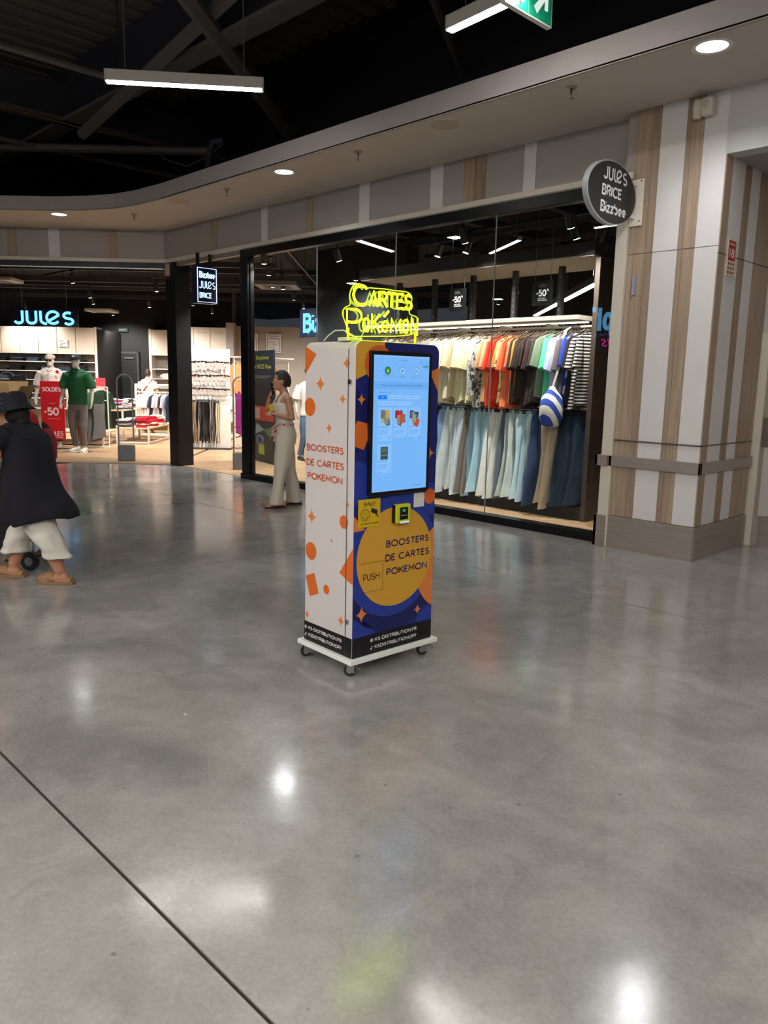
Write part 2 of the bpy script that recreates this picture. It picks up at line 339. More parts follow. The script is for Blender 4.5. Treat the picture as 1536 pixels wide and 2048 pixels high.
# shop floor: oak planks, laid square to the left shop front
polyB=[(-12.3,6.9),(-3.2,6.93),(-3.2,19),(-25,19),(-25,14)]
pl=B(); half=[(0.0,.02),(14,.02),(14,16),(-14,16),(-14,.02)]
y=.0; r=0
def shopclip(P):
    # clip in world against y>6.93 to the right of the corner, in A frame against y'>0
    out=[]
    for base,test in ((P,0),):
        Q=clip(P,[(-14,.01),(14,.01),(14,18),(-14,18)])
        out.append(Q)
    return out[0]
def toA(p):
    d=Vector((p[0],p[1],0))-A_O; return (d.dot(AX),d.dot(AY))
c1=toA((-12.33,6.93)); c2=toA((-3.6,6.93)); c3=toA((-3.6,18)); c4=toA((-12.33,20))
regA=[(-13,.0),(-.02,.0),(-.02,14),(-13,14)]
regB=[c1,c2,c3,(c1[0],14)]
for reg in (regA,regB):
    xs0=min(p[0] for p in reg); xs1=max(p[0] for p in reg); ys0=min(p[1] for p in reg); ys1=max(p[1] for p in reg)
    yy=math.floor(ys0/.19)*.19; k=0
    while yy<ys1:
        xx=math.floor(xs0/1.4)*1.4-((k*37)%10)*.14
        while xx<xs1:
            Q=clip([(xx+.002,yy+.002),(xx+1.398,yy+.002),(xx+1.398,yy+.188),(xx+.002,yy+.188)],reg)
            if len(Q)>2: pl.prism(Q,basis(A_O+Vector((0,0,-.006)),AX,AY),.012)
            xx+=1.4
        yy+=.19; k+=1
o=pl.build('planks',woodmat('#cfae8a','#ae8b66','oak_floor',1,'a',.38,.1),fl); o['kind']='stuff'
# threshold strips
b=B(); b.box(-9,-.1,-.03,.0,0,.009); b.xf(Matrix.Translation(A_O)@Matrix.Rotation(A_R,4,'Z')).build('trim_1',mat('#8c857c',.4,.6))['kind']='structure'
# ---- fascia over the long shop window
PAN=mat('#aaa39e',.5,var=.02); PANW=mat('#e0dcdb',.45,var=.02); WOODM=woodmat('#b29c86','#99836e','laminate',1,'z',.5); WOOD2=woodmat('#a48e79','#8b7563','laminate_dark',1,'z',.5)
WALL=mat('#a39c97',.6,var=.02); CREAM=mat('#d6cfbf',.4,var=.02); SOFFIT=mat('#cbc3bb',.75,var=.02)
fa=B().box(-12.5,-3.7,6.90,7.02,3.42,3.95).build('wall_front',WALL); fa['kind']='structure'
strips=[(-12.32,-10.931,0),(-10.931,-10.761,1),(-10.761,-9.596,0),(-9.596,-9.44,2),(-9.44,-8.581,0),(-8.581,-8.433,1),(-8.433,-7.512,0),(-7.512,-7.322,2),(-7.322,-6.313,0),(-6.313,-6.117,2),(-6.117,-5.821,0),(-5.821,-5.66,1),(-5.66,-5.518,3),(-5.518,-5.023,0),(-5.023,-4.871,2),(-4.871,-3.79,0)]
pm=[PAN,WOODM,PANW,WOOD2]
for x0,x1,k in strips:
    B().box(x0+.002,x1-.002,6.878 if k else 6.882,6.90,3.487,3.948).build('panel',pm[k],fa,bevel=.001)
b=B(); b.box(-12.36,-3.8,6.845,6.93,3.425,3.485); b.build('trim_2',CREAM,bevel=.006)['kind']='structure'
b=B(); b.box(-10.05,-3.79,6.84,7.05,3.41,3.425); b.build('trim_3',mat('#8f887f',.5))['kind']='structure'
# ---- fascia over the left shop front
wl=B().box(-6.5,.02,.02,.14,3.42,3.95).build('wall_left',WALL,None,loc=A_O,rot=(0,0,A_R)); wl['kind']='structure'
prev=-6.5
for x0,x1,k in [(-4.75,-4.6,1),(-3.9,-3.7,2),(-3.2,-2.95,1),(-2.64,-2.49,1),(-1.95,-1.76,2),(-.955,-.79,1)]:
    B().box(prev+.002,x0-.002,.004,.02,3.487,3.948).build('panel',PAN,wl); B().box(x0,x1,0,.02,3.487,3.948).build('panel',pm[k],wl); prev=x1
B().box(prev+.002,-.004,.004,.02,3.487,3.948).build('panel',PAN,wl)
b=B().box(-6.5,.01,-.03,.05,3.425,3.485); b.build('trim_4',CREAM,None,bevel=.006,loc=A_O,rot=(0,0,A_R))['kind']='structure'
b=B().box(-6.5,-.02,-.0,.12,3.33,3.425); b.build('trim_5',mat('#14161f',.4),None,loc=A_O,rot=(0,0,A_R))['kind']='structure'
b=B().box(-6.5,-.05,-.006,.0,3.325,3.335); b.build('trim_6',CHROME,None,loc=A_O,rot=(0,0,A_R))['kind']='structure'
# ---- soffit with its curved edge
edge=[(-20,-2.9),(-16.5,.6),(-12.74,4.38),(-12.15,4.95),(-11.75,5.25),(-11.3,5.48),(-10.85,5.58),(-10.2,5.63),(2,5.63)]
e2=[]
for i,p in enumerate(edge): e2.append(p)
inner=[(2,6.95),(-12.3,6.95),tuple(A(-1,.06)[:2]),tuple(A(-7,.06)[:2]),(-22,-1)]
so=B(); so.prism(e2+inner,Matrix.Translation((0,0,3.95)),.012); so=so.build('ceiling',SOFFIT); so['kind']='structure'
b=B()
for (x0,y0),(x1,y1) in zip(e2,e2[1:]):
    d=Vector((x1-x0,y1-y0,0)).normalized(); n=Vector((-d.y,d.x,0))*.03
    a=Vector((x0,y0,3.943)); c=Vector((x1,y1,3.943)); u=Vector((0,0,.207))
    b.add([a,c,c+n,a+n,a+u,c+u,c+n+u,a+n+u],[(0,3,2,1),(4,5,6,7),(0,1,5,4),(1,2,6,5),(2,3,7,6),(3,0,4,7)])
b.build('soffit_edge',mat('#b3aaa9',.7,var=.02),so,smooth=30)
# ---- striped pillar
pi=B().box(-3.79,-2.89,6.75,7.9,0,3.95).build('wall_right',WALL); pi['kind']='structure'
for zz0,zz1 in ((.31,1.03),(1.04,2.72),(2.726,3.947)):
    for x0,x1,m in [(-3.707,-3.543,WOODM),(-3.543,-3.47,WOOD2),(-3.47,-3.239,PANW),(-3.239,-3.19,WOOD2),(-3.19,-3.086,WOODM),(-3.086,-2.882,PANW)]:
        B().box(x0+.001,x1-.001,6.732,6.75,zz0,zz1).build('panel',m,pi)
for zz0,zz1 in ((.31,1.03),(1.04,2.66),(2.668,3.445)):
    for y0,y1,m in [(6.734,6.87,WOODM),(6.87,7.14,PANW),(7.14,7.285,WOOD2),(7.285,7.49,PANW),(7.49,7.88,WOODM)]:
        B().box(-2.89,-2.874,y0+.001,y1-.001,zz0,zz1).build('panel',m,pi)
B().box(-3.82,-3.709,6.70,6.9,.0,3.43).build('trim_7',CREAM,bevel=.003)['kind']='structure'
st=B(); st.box(-3.72,-2.865,6.715,6.735,0,.305); st.box(-2.872,-2.858,6.715,7.89,0,.305); st.box(-3.85,-3.725,6.69,6.72,0,.305); st.box(-3.85,-3.82,6.69,6.86,0,.305)
st.build('baseboard_front',STEEL,bevel=.002)['kind']='structure'
b=B(); b.box(-3.74,-2.85,6.70,6.735,.785,.885); b.box(-2.87,-2.85,6.70,7.88,.785,.885); b.box(-3.87,-3.74,6.67,6.705,.785,.885); b.box(-3.87,-3.84,6.67,6.86,.785,.885)
b.build('trim_8',STEEL,bevel=.002)['kind']='structure'
b=B(); b.box(-3.82,-2.866,6.716,6.735,1.03,1.04); b.box(-2.872,-2.866,6.716,7.88,1.03,1.04); b.build('trim_9',mat('#8e8179',.3,1))['kind']='structure'
# ---- recess to the right of the pillar
rc=B(); rc.box(-2.89,3,6.73,6.9,3.445,3.95); rc.build('wall_right',mat('#c9c8c5',.6,var=.02))['kind']='structure'
B().box(-2.88,3,6.9,8.0,3.445,3.47).build('ceiling',mat('#9b948c',.7,var=.02))['kind']='structure'
wb=B(); wb.box(-2.9,3,7.97,8.1,0,3.47); wb=wb.build('wall_back',mat('#a89c92',.6,var=.02)); wb['kind']='structure'
B().box(-2.93,-2.80,7.90,7.97,0,2.07).build('jamb',CREAM,wb)
B().box(-2.95,3,7.90,7.96,2.07,3.44).build('panel',mat('#b9b8b4',.5,var=.02),wb)
B().box(-2.80,3,7.93,7.97,1.72,2.05).build('panel',WOOD2,wb)
B().box(-2.77,3,7.945,7.97,1.27,1.74).build('panel',mat('#c9c4c0',.5,var=.02),wb)
B().box(-2.79,3,7.93,7.97,.985,1.265).build('panel',mat('#75665b',.45,.3),wb)
B().box(-2.77,3,7.94,7.97,.30,.98).build('panel',mat('#c4beb9',.5,var=.02),wb)
B().box(-2.74,3,7.93,7.97,.0,.295).build('kick_plate',STEEL,wb)
# ---- window 1: frame, glass panes, sill
FR=mat('#0b0c0f',.35,.2)
w1=holder('window_1')
B().box(-10.07,-3.85,6.80,6.95,0,.085).build('sill',FR,w1,bevel=.003)
B().box(-10.07,-3.81,6.83,6.95,3.30,3.41).build('head_rail',FR,w1,bevel=.003)
b=B(); b.box(-10.07,-9.88,6.83,6.95,.085,3.30); b.box(-9.88,-9.86,6.87,6.92,.085,3.30); b.build('post',FR,w1,bevel=.003)
gx=[-9.87,-8.33,-6.84,-5.34,-3.83]
for a,c in zip(gx,gx[1:]):
    B().box(a+.003,c-.003,6.874,6.886,.085,3.30).build('pane',glassmat(),w1)
for x in gx[1:-1]: B().box(x-.003,x+.003,6.872,6.888,.085,3.3).build('joint',mat('#9aa0a2',.3),w1)
# ---- black corner post of the left shop
B().box(-12.33,-12.02,6.86,7.14,0,3.42).build('trim_10',mat('#0d0e13',.4))['kind']='structure'
b=B().box(-12.02,-10.05,6.90,6.98,3.36,3.42); b.build('trim_11',mat('#8b7f77',.5))['kind']='structure'
# ---- walls and ceiling of the shops
DW=mat('#151418',.8,var=.03); BEI=mat('#b3a79d',.7,var=.03)
b=B().box(-12,-.32,10.0,10.15,0,4.2); b.build('wall_back',DW,None,loc=A_O,rot=(0,0,A_R))['kind']='structure'
b=B().box(-.42,4.6,8.2,8.35,0,2.93); b.build('wall_back',BEI,None,loc=A_O,rot=(0,0,A_R))['kind']='structure'
b=B().box(-.42,-.32,8.36,10.1,0,4.2); b.build('wall_back',mat('#4b484a',.8),None,loc=A_O,rot=(0,0,A_R))['kind']='structure'
B().box(-11.6,-9.3,9.6,9.9,0,3.9).build('wall_back',mat('#303236',.35))['kind']='structure'
B().box(-12,-3.2,14.5,14.65,0,4.2).build('wall_back',mat('#26262a',.6))['kind']='structure'
B().box(-3.75,-3.65,6.95,14.5,0,4.2).build('wall_right',mat('#38302c',.4))['kind']='structure'
b=B(); b.box(-30,-3.2,6.98,22,4.2,4.3); b.build('ceiling',mat('#08080a',.9))['kind']='structure'
ce=B().prism([tuple(A(-.1,.1)[:2]),tuple(A(-.1,6)[:2]),tuple(A(-14,14)[:2]),tuple(A(-14,.1)[:2])],Matrix.Translation((0,0,4.19)),.02).build('ceiling',mat('#08080a',.9)); ce['kind']='structure'
# ducts, beams and rails under the shop ceiling
DG=mat('#26262a',.6); DG2=mat('#3c3a3a',.6)
for k in range(7):
    B().box(-9,.2+k*1.4,.9+k*1.25,.98+k*1.25,3.62+.05*(k%3),3.72+.05*(k%3)).build('beam',[DG,DG2][k%2],ce).matrix_world=Matrix.Translation(A_O)@Matrix.Rotation(A_R,4,'Z')
cr_=holder('ceiling')
for k in range(6):
    B().box(-10,-3.8,7.5+k*1.1,7.56+k*1.1,3.75,3.83).build('beam',[DG,DG2][k%2],cr_)
for k in range(4):
    B().box(-9.3+k*1.5,-9.18+k*1.5,7.1,14,3.86,4.0).build('beam',DG,cr_)
# ---- hall roof: deck ribs, girders, braces, pipes
rf=B().box(-26,8,-16,16,6.6,6.7).build('ceiling',mat('#0b0b0c',.9)); rf['kind']='structure'
RIB=mat('#5f5852',.8); GIR=mat('#23242d',.7); BRC=mat('#5c5652',.7)
for k in range(34): B().box(-19+k*.36,-18.82+k*.36,-6,8,6.5,6.6).build('rib',RIB,rf)
B().box(-20,4,5.62,5.72,5.55,6.35).build('girder',GIR,rf); B().box(-20,4,5.5,5.8,5.5,5.55).build('girder',BRC,rf)
B().box(-13.25,-12.98,-6,12,5.5,5.56).build('girder',mat('#443d38',.7),rf); B().box(-13.15,-13.08,-6,12,5.56,6.1).build('girder',GIR,rf)
for p,q,r in [((-10.7,-4,5.5),(-10.7,5.5,5.5),.045),((-7.6,4.2,5.62),(-11.6,9.6,5.3),.11),((-17,3,5.4),(-12,7.6,5.3),.07),((-6.2,5.2,5.9),(-12.4,5.55,5.2),.09),((-14.2,1,5.35),(-14.2,9,5.35),.04),((-4.6,4,5.7),(-9.4,12,5.6),.05)]:
    B().tube([p,q],r,6).build('brace',BRC,rf)
B().tube([(-12.96+.03*math.sin(k*1.7),-2+k*.7,5.47+.015*math.sin(k*2.1)) for k in range(15)],.012,6).build('cable',mat('#6b4230',.6),rf)
B().tube([(-12.95,7.0,5.45),(-12.7,7.1,5.2),(-12.3,7.3,5.05),(-11.9,7.5,5.2),(-11.7,7.6,5.35)],.012,6).build('cable',mat('#5c5653',.6),rf)
B().tube([(-11.0,6.9,4.1),(-11.0,6.9,4.9),(-10.95,6.95,5.1),(-10.8,7.05,5.12)],.05,8).build('pipe',mat('#3c3f4a',.6),rf)
B().tube([(-9.9,6.9,4.1),(-9.9,6.9,4.6),(-9.5,6.9,4.7),(-9.3,6.9,4.65)],.02,6).build('pipe',mat('#2c2d33',.6),rf)
B().box(-22,4,8.6,8.8,4.15,6.6).build('wall_back',mat('#0b0b10',.8))['kind']='structure'
B().box(-24,-23.8,-14,10,0,6.6).build('wall_left',mat('#1c1b1d',.8))['kind']='structure'
B().box(-24,8,-14.2,-14,0,6.6).build('wall_front',mat('#4a4644',.7))['kind']='structure'
B().box(6,6.2,-14,9,0,6.6).build('wall_right',mat('#6a6460',.7))['kind']='structure'
# ================================================================== LAMPS
LE=mat('#fffaf2',em=MALL_LAMP); 
def linlamp(p,q,label,h=.11,wd=.075,top=6.5,group=None,em=LE,cab=True,zc=None):
    p=Vector(p); q=Vector(q); d=q-p; L_=d.length; rz=math.atan2(d.y,d.x); t=thing('linear_lamp',label,'lamp',tuple(p),rz,group)
    B().box(0,L_,-wd/2,wd/2,.012,h).build('housing',mat('#ddd6d0',.5,0,var=.02) if top>5 else BLACK,t,bevel=.003)
    B().box(.005,L_-.005,-wd/2+.006,wd/2-.006,0,.012).build('diffuser',em,t)
    B().box(-.012,0,-wd/2,wd/2,.0,h).build('end_cap',mat('#cfcac4',.4),t); B().box(L_,L_+.012,-wd/2,wd/2,.0,h).build('end_cap',mat('#cfcac4',.4),t)
    if cab:
        for x in (.12*L_,.88*L_): B().tube([(x,0,h),(x,0,(zc or top)-p.z)],.006,5).build('suspension_cable',mat('#5a5a5a',.5),t)
    return t
t=linlamp((-7.31,3.52,4.2),(-6.41,4.62,4.2),'long white linear lamp hung under the dark roof, upper left')
B().tube([(.1,0,.11),(.1,0,.2),(.06,.02,.32),(.12,0,.5),(.1,0,1.2),(.1,0,2.3)],.011,6).build('power_cable',mat('#0a0a0a',.5),t)
linlamp((-4.31,4.865,4.2),(-2.95,4.75,4.2),'white linear lamp beside the green exit sign at the top edge')
hall=[(-10.39, -7.44), (-8.17, -5.14), (-5.94, -2.84), (-8.9, -8.92), (-6.68, -6.62), (-4.45, -4.32), (-2.23, -2.02), (-0.0, 0.28), (2.22, 2.59), (-7.33, -10.47), (-5.11, -8.16), (-2.89, -5.86), (-0.66, -3.56), (1.56, -1.26), (-5.77, -12.01), (-3.55, -9.71), (-1.32, -7.41), (0.9, -5.11), (3.13, -2.81), (-1.98, -11.26), (0.24, -8.96), (2.47, -6.66), (-0.42, -12.8), (1.81, -10.5)]  # added rows of unseen lamps, placed to brighten the hall
for i,(x,y) in enumerate(hall):
    linlamp((x,y,4.2),(x+2.36,y+2.44,4.2),'added white linear lamp beyond the picture edge, brightening the hall',wd=.12,group='added fill lamps beyond the picture edge')
def downlight(x,y,label):
    t=thing('downlight',label,'ceiling light',(x,y,3.95))
    b=B(); b.lathe((0,0,-.008),[(.11,.0),(.14,.0),(.142,.004),(.14,.008),(.11,.008)],28,cap=False); b.build('rim',WHITE,t,smooth=40)
    B().lathe((0,0,-.006),[(.109,0),(.109,.005)],28).build('lens',mat('#f4f8ff',em=4.5,key='downl'),t)
    l=bpy.data.lights.new('downlight_beam','SPOT'); l.energy=DOWN_W; l.spot_size=2.5; l.spot_blend=.6; l.shadow_soft_size=.09; l.color=(.95,.97,1)
    o=bpy.data.objects.new('downlight_beam',l); COL.objects.link(o); o.parent=t; o.location=(0,0,-.02)
downlight(-12.36,5.11,'round downlight in the soffit over the left shop front')
downlight(-7.75,5.89,'round downlight in the soffit above the yellow neon')
downlight(-2.67,5.84,'round downlight in the soffit above the striped pillar')
for i,(x,y) in enumerate([(-5.23,5.88),(-10.15,5.88)]):
    t=thing('ceiling_speaker',['round ceiling speaker grille in the soffit over the display window','faint round ceiling speaker grille near the curved soffit end'][i],'speaker',(x,y,3.95))
    B().lathe((0,0,-.006),[(.0,0),(.12,.0),(.135,.003),(.135,.006)],28).build('grille',mat('#b7ac9c',.7),t,smooth=40)
    B().lathe((0,0,-.003),[(.135,0),(.143,0),(.143,.003)],28).build('rim',SOFFIT,t)
for i,(x,y) in enumerate([(-11.45,5.87),(-9.01,5.92),(-6.49,5.92),(-3.83,5.85)]):
    t=thing('sprinkler',['sprinkler head under the soffit near the curved corner','sprinkler head between curved corner and middle downlight','sprinkler head right of the middle downlight','large sprinkler head under the soffit before the pillar'][i],'sprinkler',(x,y,3.95),0,'sprinklers in the soffit')
    B().lathe((0,0,-.012),[(.04,0),(.045,.006),(.045,.012)],16).build('collar',mat('#a79c8e',.5),t,smooth=40)
    b=B(); b.tube([(0,0,-.01),(0,0,-.05)],.01,8); b.tube([(0,0,-.05),(0,0,-.085)],.004,6); b.build('stem',mat('#6e6356',.3,.8),t)
    B().lathe((0,0,-.088),[(.02,0),(.02,.003)],12).build('deflector',mat('#6e6356',.3,.8),t)
# track spots and linear lamps inside the shops
def spot(x,y,z,aim,e,label,power=True,rail=True,cone=2.3):
    t=thing('track_spot',label,'spotlight',(x,y,z),0,'track spots in the shops')
    d=Vector(aim).normalized(); Rm=d.to_track_quat('Z','Y').to_matrix().to_4x4()
    B().tube([(0,0,-.05),(0,0,.10)],.045,14).xf(Rm).build('lamp_head',BLACK,t,smooth=40)
    B().lathe((0,0,.095),[(.036,0),(.036,.01)],14).xf(Rm).build('lens',mat('#fff6e6',em=e,key='sl%d'%e),t)
    B().tube([(0,0,0),(0,0,(3.46 if rail else 4.19)-z)],.01,6).build('arm',BLACK,t); B().cb((0,0,3.475-z),(.16,.03,.03)).build('adapter',BLACK,t); B().tube([(0,0,3.48-z),(0,0,4.19-z)],.004,5).build('track_rod',DARK,t)
    if power:
        l=bpy.data.lights.new('spot_beam','SPOT'); l.energy=power; l.spot_size=cone; l.spot_blend=.7; l.shadow_soft_size=.06; l.color=(1,.945,.87)
        o=bpy.data.objects.new('spot_beam',l); COL.objects.link(o); o.parent=t
        o.matrix_local=Matrix.Translation(d*.13)@d.to_track_quat('-Z','Y').to_matrix().to_4x4()
    return t
sp=[(-7.22,8.09,3.3,'right-hand window, left of a lit pair'),(-6.73,8.09,3.3,'right-hand window, right of a lit pair'),(-5.14,8.08,3.3,'beside the top of the oval sign'),(-5.04,8.56,3.3,'right under the oval sign'),
(-7.31,11.16,3.3,'over the second discount poster'),(-8.98,12.22,3.3,'left above the second discount poster'),(-10.48,13.69,3.3,'deep behind the neon sign'),(-9.98,9.09,3.3,'in front of the dark wall above the neon'),
(-9.67,6.98,3.3,'nearest in the row behind the left window pane'),(-10.65,7.78,3.3,'second in the row behind the left window pane'),(-12.08,9.15,3.3,'third in the row behind the left window pane'),(-13.52,10.53,3.3,'fourth in the row behind the left window pane'),(-14.93,11.92,3.3,'fifth in the row, above the blue letters'),
(-16.34,9.6,3.3,'left of the hanging blade sign'),(-16.63,9.94,3.3,'behind the hanging blade sign'),(-18.25,11.49,3.3,'right below the hanging blade sign'),(-14.53,7.87,3.3,'over the left shop near the black post'),(-18.04,9.57,3.3,'over the left shop, middle'),(-21.38,10.22,3.3,'above the exit sign'),(-7.16,8.88,3.3,'behind the second window joint')]
PW={0:1,1:1,3:1,2:1,7:.5,8:.5,9:1,10:1,12:.8,13:1,16:1.2,17:1.2,18:1}
for i,(x,y,z,s) in enumerate(sp):
    aim=(.15,.35,-1) if x>-9 else (-.3,.25,-1)
    if i in (3,1,0): aim=(-.25,-.15,-1)
    spot(x,y,z,aim,30 if i in PW else 9,'black track spot '+s,SPOT_W*PW[i] if i in PW else 0)
for x,y,rz in ((-4.6,3.4,0),(-3.4,6.0,0),(-2.2,1.6,0),(-2.9,4.4,0),(1.6,1.6,0),(2.8,4.4,0),(-5.8,7.6,0)):   # further spots of the same tracks
    P=A(x,y,3.35); spot(P.x,P.y,P.z,(-.25,.3,-1),20,'black track spot over the left shop floor',SPOT_W*(.5 if y<2 and x>-3 else .9))
# extra light over the garment gondola comes from spots on a rail just inside the window
for i,x in enumerate((-8.2,-6.0,-4.6)): spot(x,7.12,3.22,(0,.42,-1),20,['black track spot inside the window above the left rail end','black track spot inside the window above the red shirts','black track spot inside the window above the striped shirts'][i],SPOT_W*.8,cone=1.75)
t=thing('light_track','black lighting track along the window inside the shop','track',(-7,8.09,3.46)); B().box(-1.3,2.6,-.015,.015,0,.03).build('rail',BLACK,t)
t=thing('light_track','black lighting track running back behind the left window pane','track',(-9.3,6.7+.3,3.46),math.radians(134.5)); B().box(0,8,-.015,.015,0,.03).build('rail',BLACK,t)
LE2=mat('#fff6e6',em=9,key='shoplin')
linlamp((-7.64,6.98,3.3),(-7.9,7.87,3.3),'linear lamp inside the window left above the neon',h=.07,wd=.07,top=4.2,em=LE2)
linlamp((-6.94,8.83,3.3),(-6.02,8.24,3.3),'linear lamp behind the third window joint',h=.05,wd=.05,top=4.2,em=LE2)
linlamp((-8.37,12.03,2.75),(-6.75,10.32,2.75),'far half of the slanting double linear lamp behind the rack',h=.1,wd=.09,top=4.2,em=LE2)
linlamp((-6.6,10.17,2.75),(-5.10,8.59,2.75),'near half of the slanting double linear lamp behind the rack',h=.1,wd=.09,top=4.2,em=LE2)
linlamp((-4.92,8.15,3.3),(-4.37,8.13,3.3),'short linear lamp right below the oval sign',h=.04,wd=.04,top=4.2,em=LE2)
# rectangular panel lights
for i,(c,a) in enumerate([((-9.35,8.45,3.05),.3),((-6.55,7.62,3.32),0),((-8.6,11.2,3.0),.3),((-9.2,12.6,2.75),.3)]):
    t=thing('panel_light',['upright lit panel lamp in front of the dark wall','square lit panel lamp high in the right window','small lit panel lamp between the rack uprights','lower small lit panel lamp left of the first poster'][i],'lamp',c,a)
    B().cb((0,0,0),(.16,.16,.02)).build('frame',BLACK,t); B().cb((0,0,-.012),(.14,.14,.006)).build('diffuser',LE2,t); B().tube([(0,0,.01),(0,0,4.19-c[2])],.004,5).build('suspension_cable',DARK,t)
t=thing('air_conditioner','square white ceiling cassette behind the left window pane','air conditioner',(-12.3,9.2,3.25),math.radians(134)); b=B(); b.box(-.4,.4,-.4,.4,0,.08); b.build('housing',mat('#8b8783',.6),t,bevel=.01); b=B(); b.box(-.25,.25,-.25,.25,-.005,0); b.build('grille',mat('#4a4846',.7),t)
for x in (-.3,.3): B().tube([(x,0,.08),(x,0,.93)],.006,5).build('suspension_rod',DARK,t)
for i,(P,lb) in enumerate([(A(-4.3,3.2,3.42),'pale cassette unit hanging in the left shop, front'),(A(-3.6,7.2,3.15),'pale cassette unit hanging above the exit sign')]):
    t=thing('air_conditioner',lb,'air conditioner',tuple(P),A_R); B().box(-.35,.35,-.3,.3,0,.07).build('housing',mat('#c9c6c2',.6),t,bevel=.01); B().box(-.2,.2,-.2,.2,-.006,0).build('grille',mat('#6a6866',.7),t)
    for x in (-.28,.28): B().tube([(x,0,.07),(x,0,4.19-P.z)],.005,5).build('suspension_rod',DARK,t)
# ================================================================== SIGNS
BLUE=mat('#66c2ff',em=2.6,key='blue'); BLUE2=mat('#d8f0ff',em=1.5,key='blue2'); PINKN=mat('#ff30d0',em=5,key='pinkn'); GREYL=mat('#e6eaec',.5,var=.01)
def jules(x0,y0,W,H,r,M,name,m,parent,ext=.3):
    """the rounded one-stroke wordmark: J U L e S"""
    L=[arc(.20,.27,.20,195,360)+[(.40,.95)],
       [(.64,.95)]+arc(.87,.30,.23,180,360)+[(1.10,.95)],
       [(1.34,.95)]+arc(1.62,.34,.28,180,275,8,.28),
       [(1.66,.20),(1.98,.44),(2.27,.68)]+arc(1.98,.50,.33,35,322,16,.42),
       arc(2.75,.66,.22,50,270,10,.2)[:9]+[(2.62,.50),(2.78,.44)]+arc(2.78,.25,.22,70,-150,10,.2)]
    b=B()
    for p in L:
        b.tube([M@Vector((x0+q[0]/3.0*W,y0+q[1]*H,0)) for q in p],r,8,flat=ext,up=M.to_3x3()@Vector((0,0,1)))
    return b.build(name,m,parent,smooth=30)
def brice(M,w,h,m,parent):
    text('BRICE',M,m,parent,w,h,bold=.010,name='lettering')
# JULES light sign in the left shop
t=thing('shop_sign','dark board with large light-blue rounded JULES letters over the cabinets','sign',tuple(A(-5.9,7,2.74)),A_R)
B().box(0,1.74,0,.08,0,.46).build('board',mat('#0b1020',.4),t,bevel=.004)
Mj=basis((.12,-.02,.05),(1,0,0),(0,0,1)); jules(0,0,1.5,.36,.033,Mj,'lettering',BLUE,t)
for x in (.3,1.45): B().tube([(x,.04,.46),(x,.04,1.44)],.005,5).build('suspension_cable',mat('#8b8b8b',.4),t)
# blade sign hung from the fascia
t=thing('blade_sign','small lit hanging sign with a white border reading Bizzbee JULES BRICE','sign',(-10.82,6.56,2.69))
B().box(-.14,0,-.02,.36,-.02,.54).build('box',mat('#0a0f24',.35),t,bevel=.006)
Mb=basis((.003,0,0),(0,1,0),(0,0,1)); WN=mat('#bfe0ff',em=1.7,key='wn')
b=B(); b.tube([(.004,0,.0),(.004,.335,.0),(.004,.335,.51),(.004,0,.51)],.006,8,loop=True); b.build('light_border',mat('#a9bcff',em=3,key='wn2'),t)
text('Bizzbee',basis((.004,.03,.36),(0,1,0),(0,0,1)),WN,t,.28,.10,bold=.010); text('BRICE',basis((.004,.03,.06),(0,1,0),(0,0,1)),WN,t,.22,.085,bold=.010)
jules(0,0,.28,.12,.0065,basis((.006,.03,.2),(0,1,0),(0,0,1)),'lettering',WN,t)
for y in (.05,.27): B().box(-.09,-.05,y-.02,y+.02,.54,.735).build('bracket',BLACK,t)
# oval projecting sign
t=thing('oval_sign','oval black double-sided sign with white JULES BRICE Bizzbee lettering on a bracket','sign',(-3.67,6.285,3.175))
def oval(r1,r2,x): return [Vector((x,r1*math.cos(2*PI*j/48),r2*math.sin(2*PI*j/48))) for j in range(48)]
B().loft([oval(.40,.25,-.026),oval(.41,.26,-.022),oval(.41,.26,.022),oval(.40,.25,.026)]).build('rim',mat('#b9bcc2',.35,.3,var=.02),t,smooth=30)
for x in (-.029,.027): B().loft([oval(.398,.248,x),oval(.398,.248,x+.002)]).build('face',mat('#101113',.35),t)
F=.0298
jules(0,0,.38,.11,.0085,basis((F,-.16,.09),(0,1,0),(0,0,1)),'lettering',GREYL,t,.1)
text('BRICE',basis((F,-.18,-.04),(0,1,0),(0,0,1)),GREYL,t,.33,.09,bold=.0105); text('Bizzbee',basis((F,-.19,-.175),(0,1,0),(0,0,1)),GREYL,t,.43,.095,bold=.0105)
b=B(); b.box(-.075,.085,.430,.443,-.21,.19); b.build('wall_plate',METALW,t,bevel=.003)
for z in (-.15,.13): B().box(-.018,.018,.27,.435,z,z+.035).build('arm',METALW,t,bevel=.003)
for x in (-.06,.06):
    for z in (-.17,.17): B().tube([(x,.430,z),(x,.423,z)],.007,8).build('screw',CHROME,t)
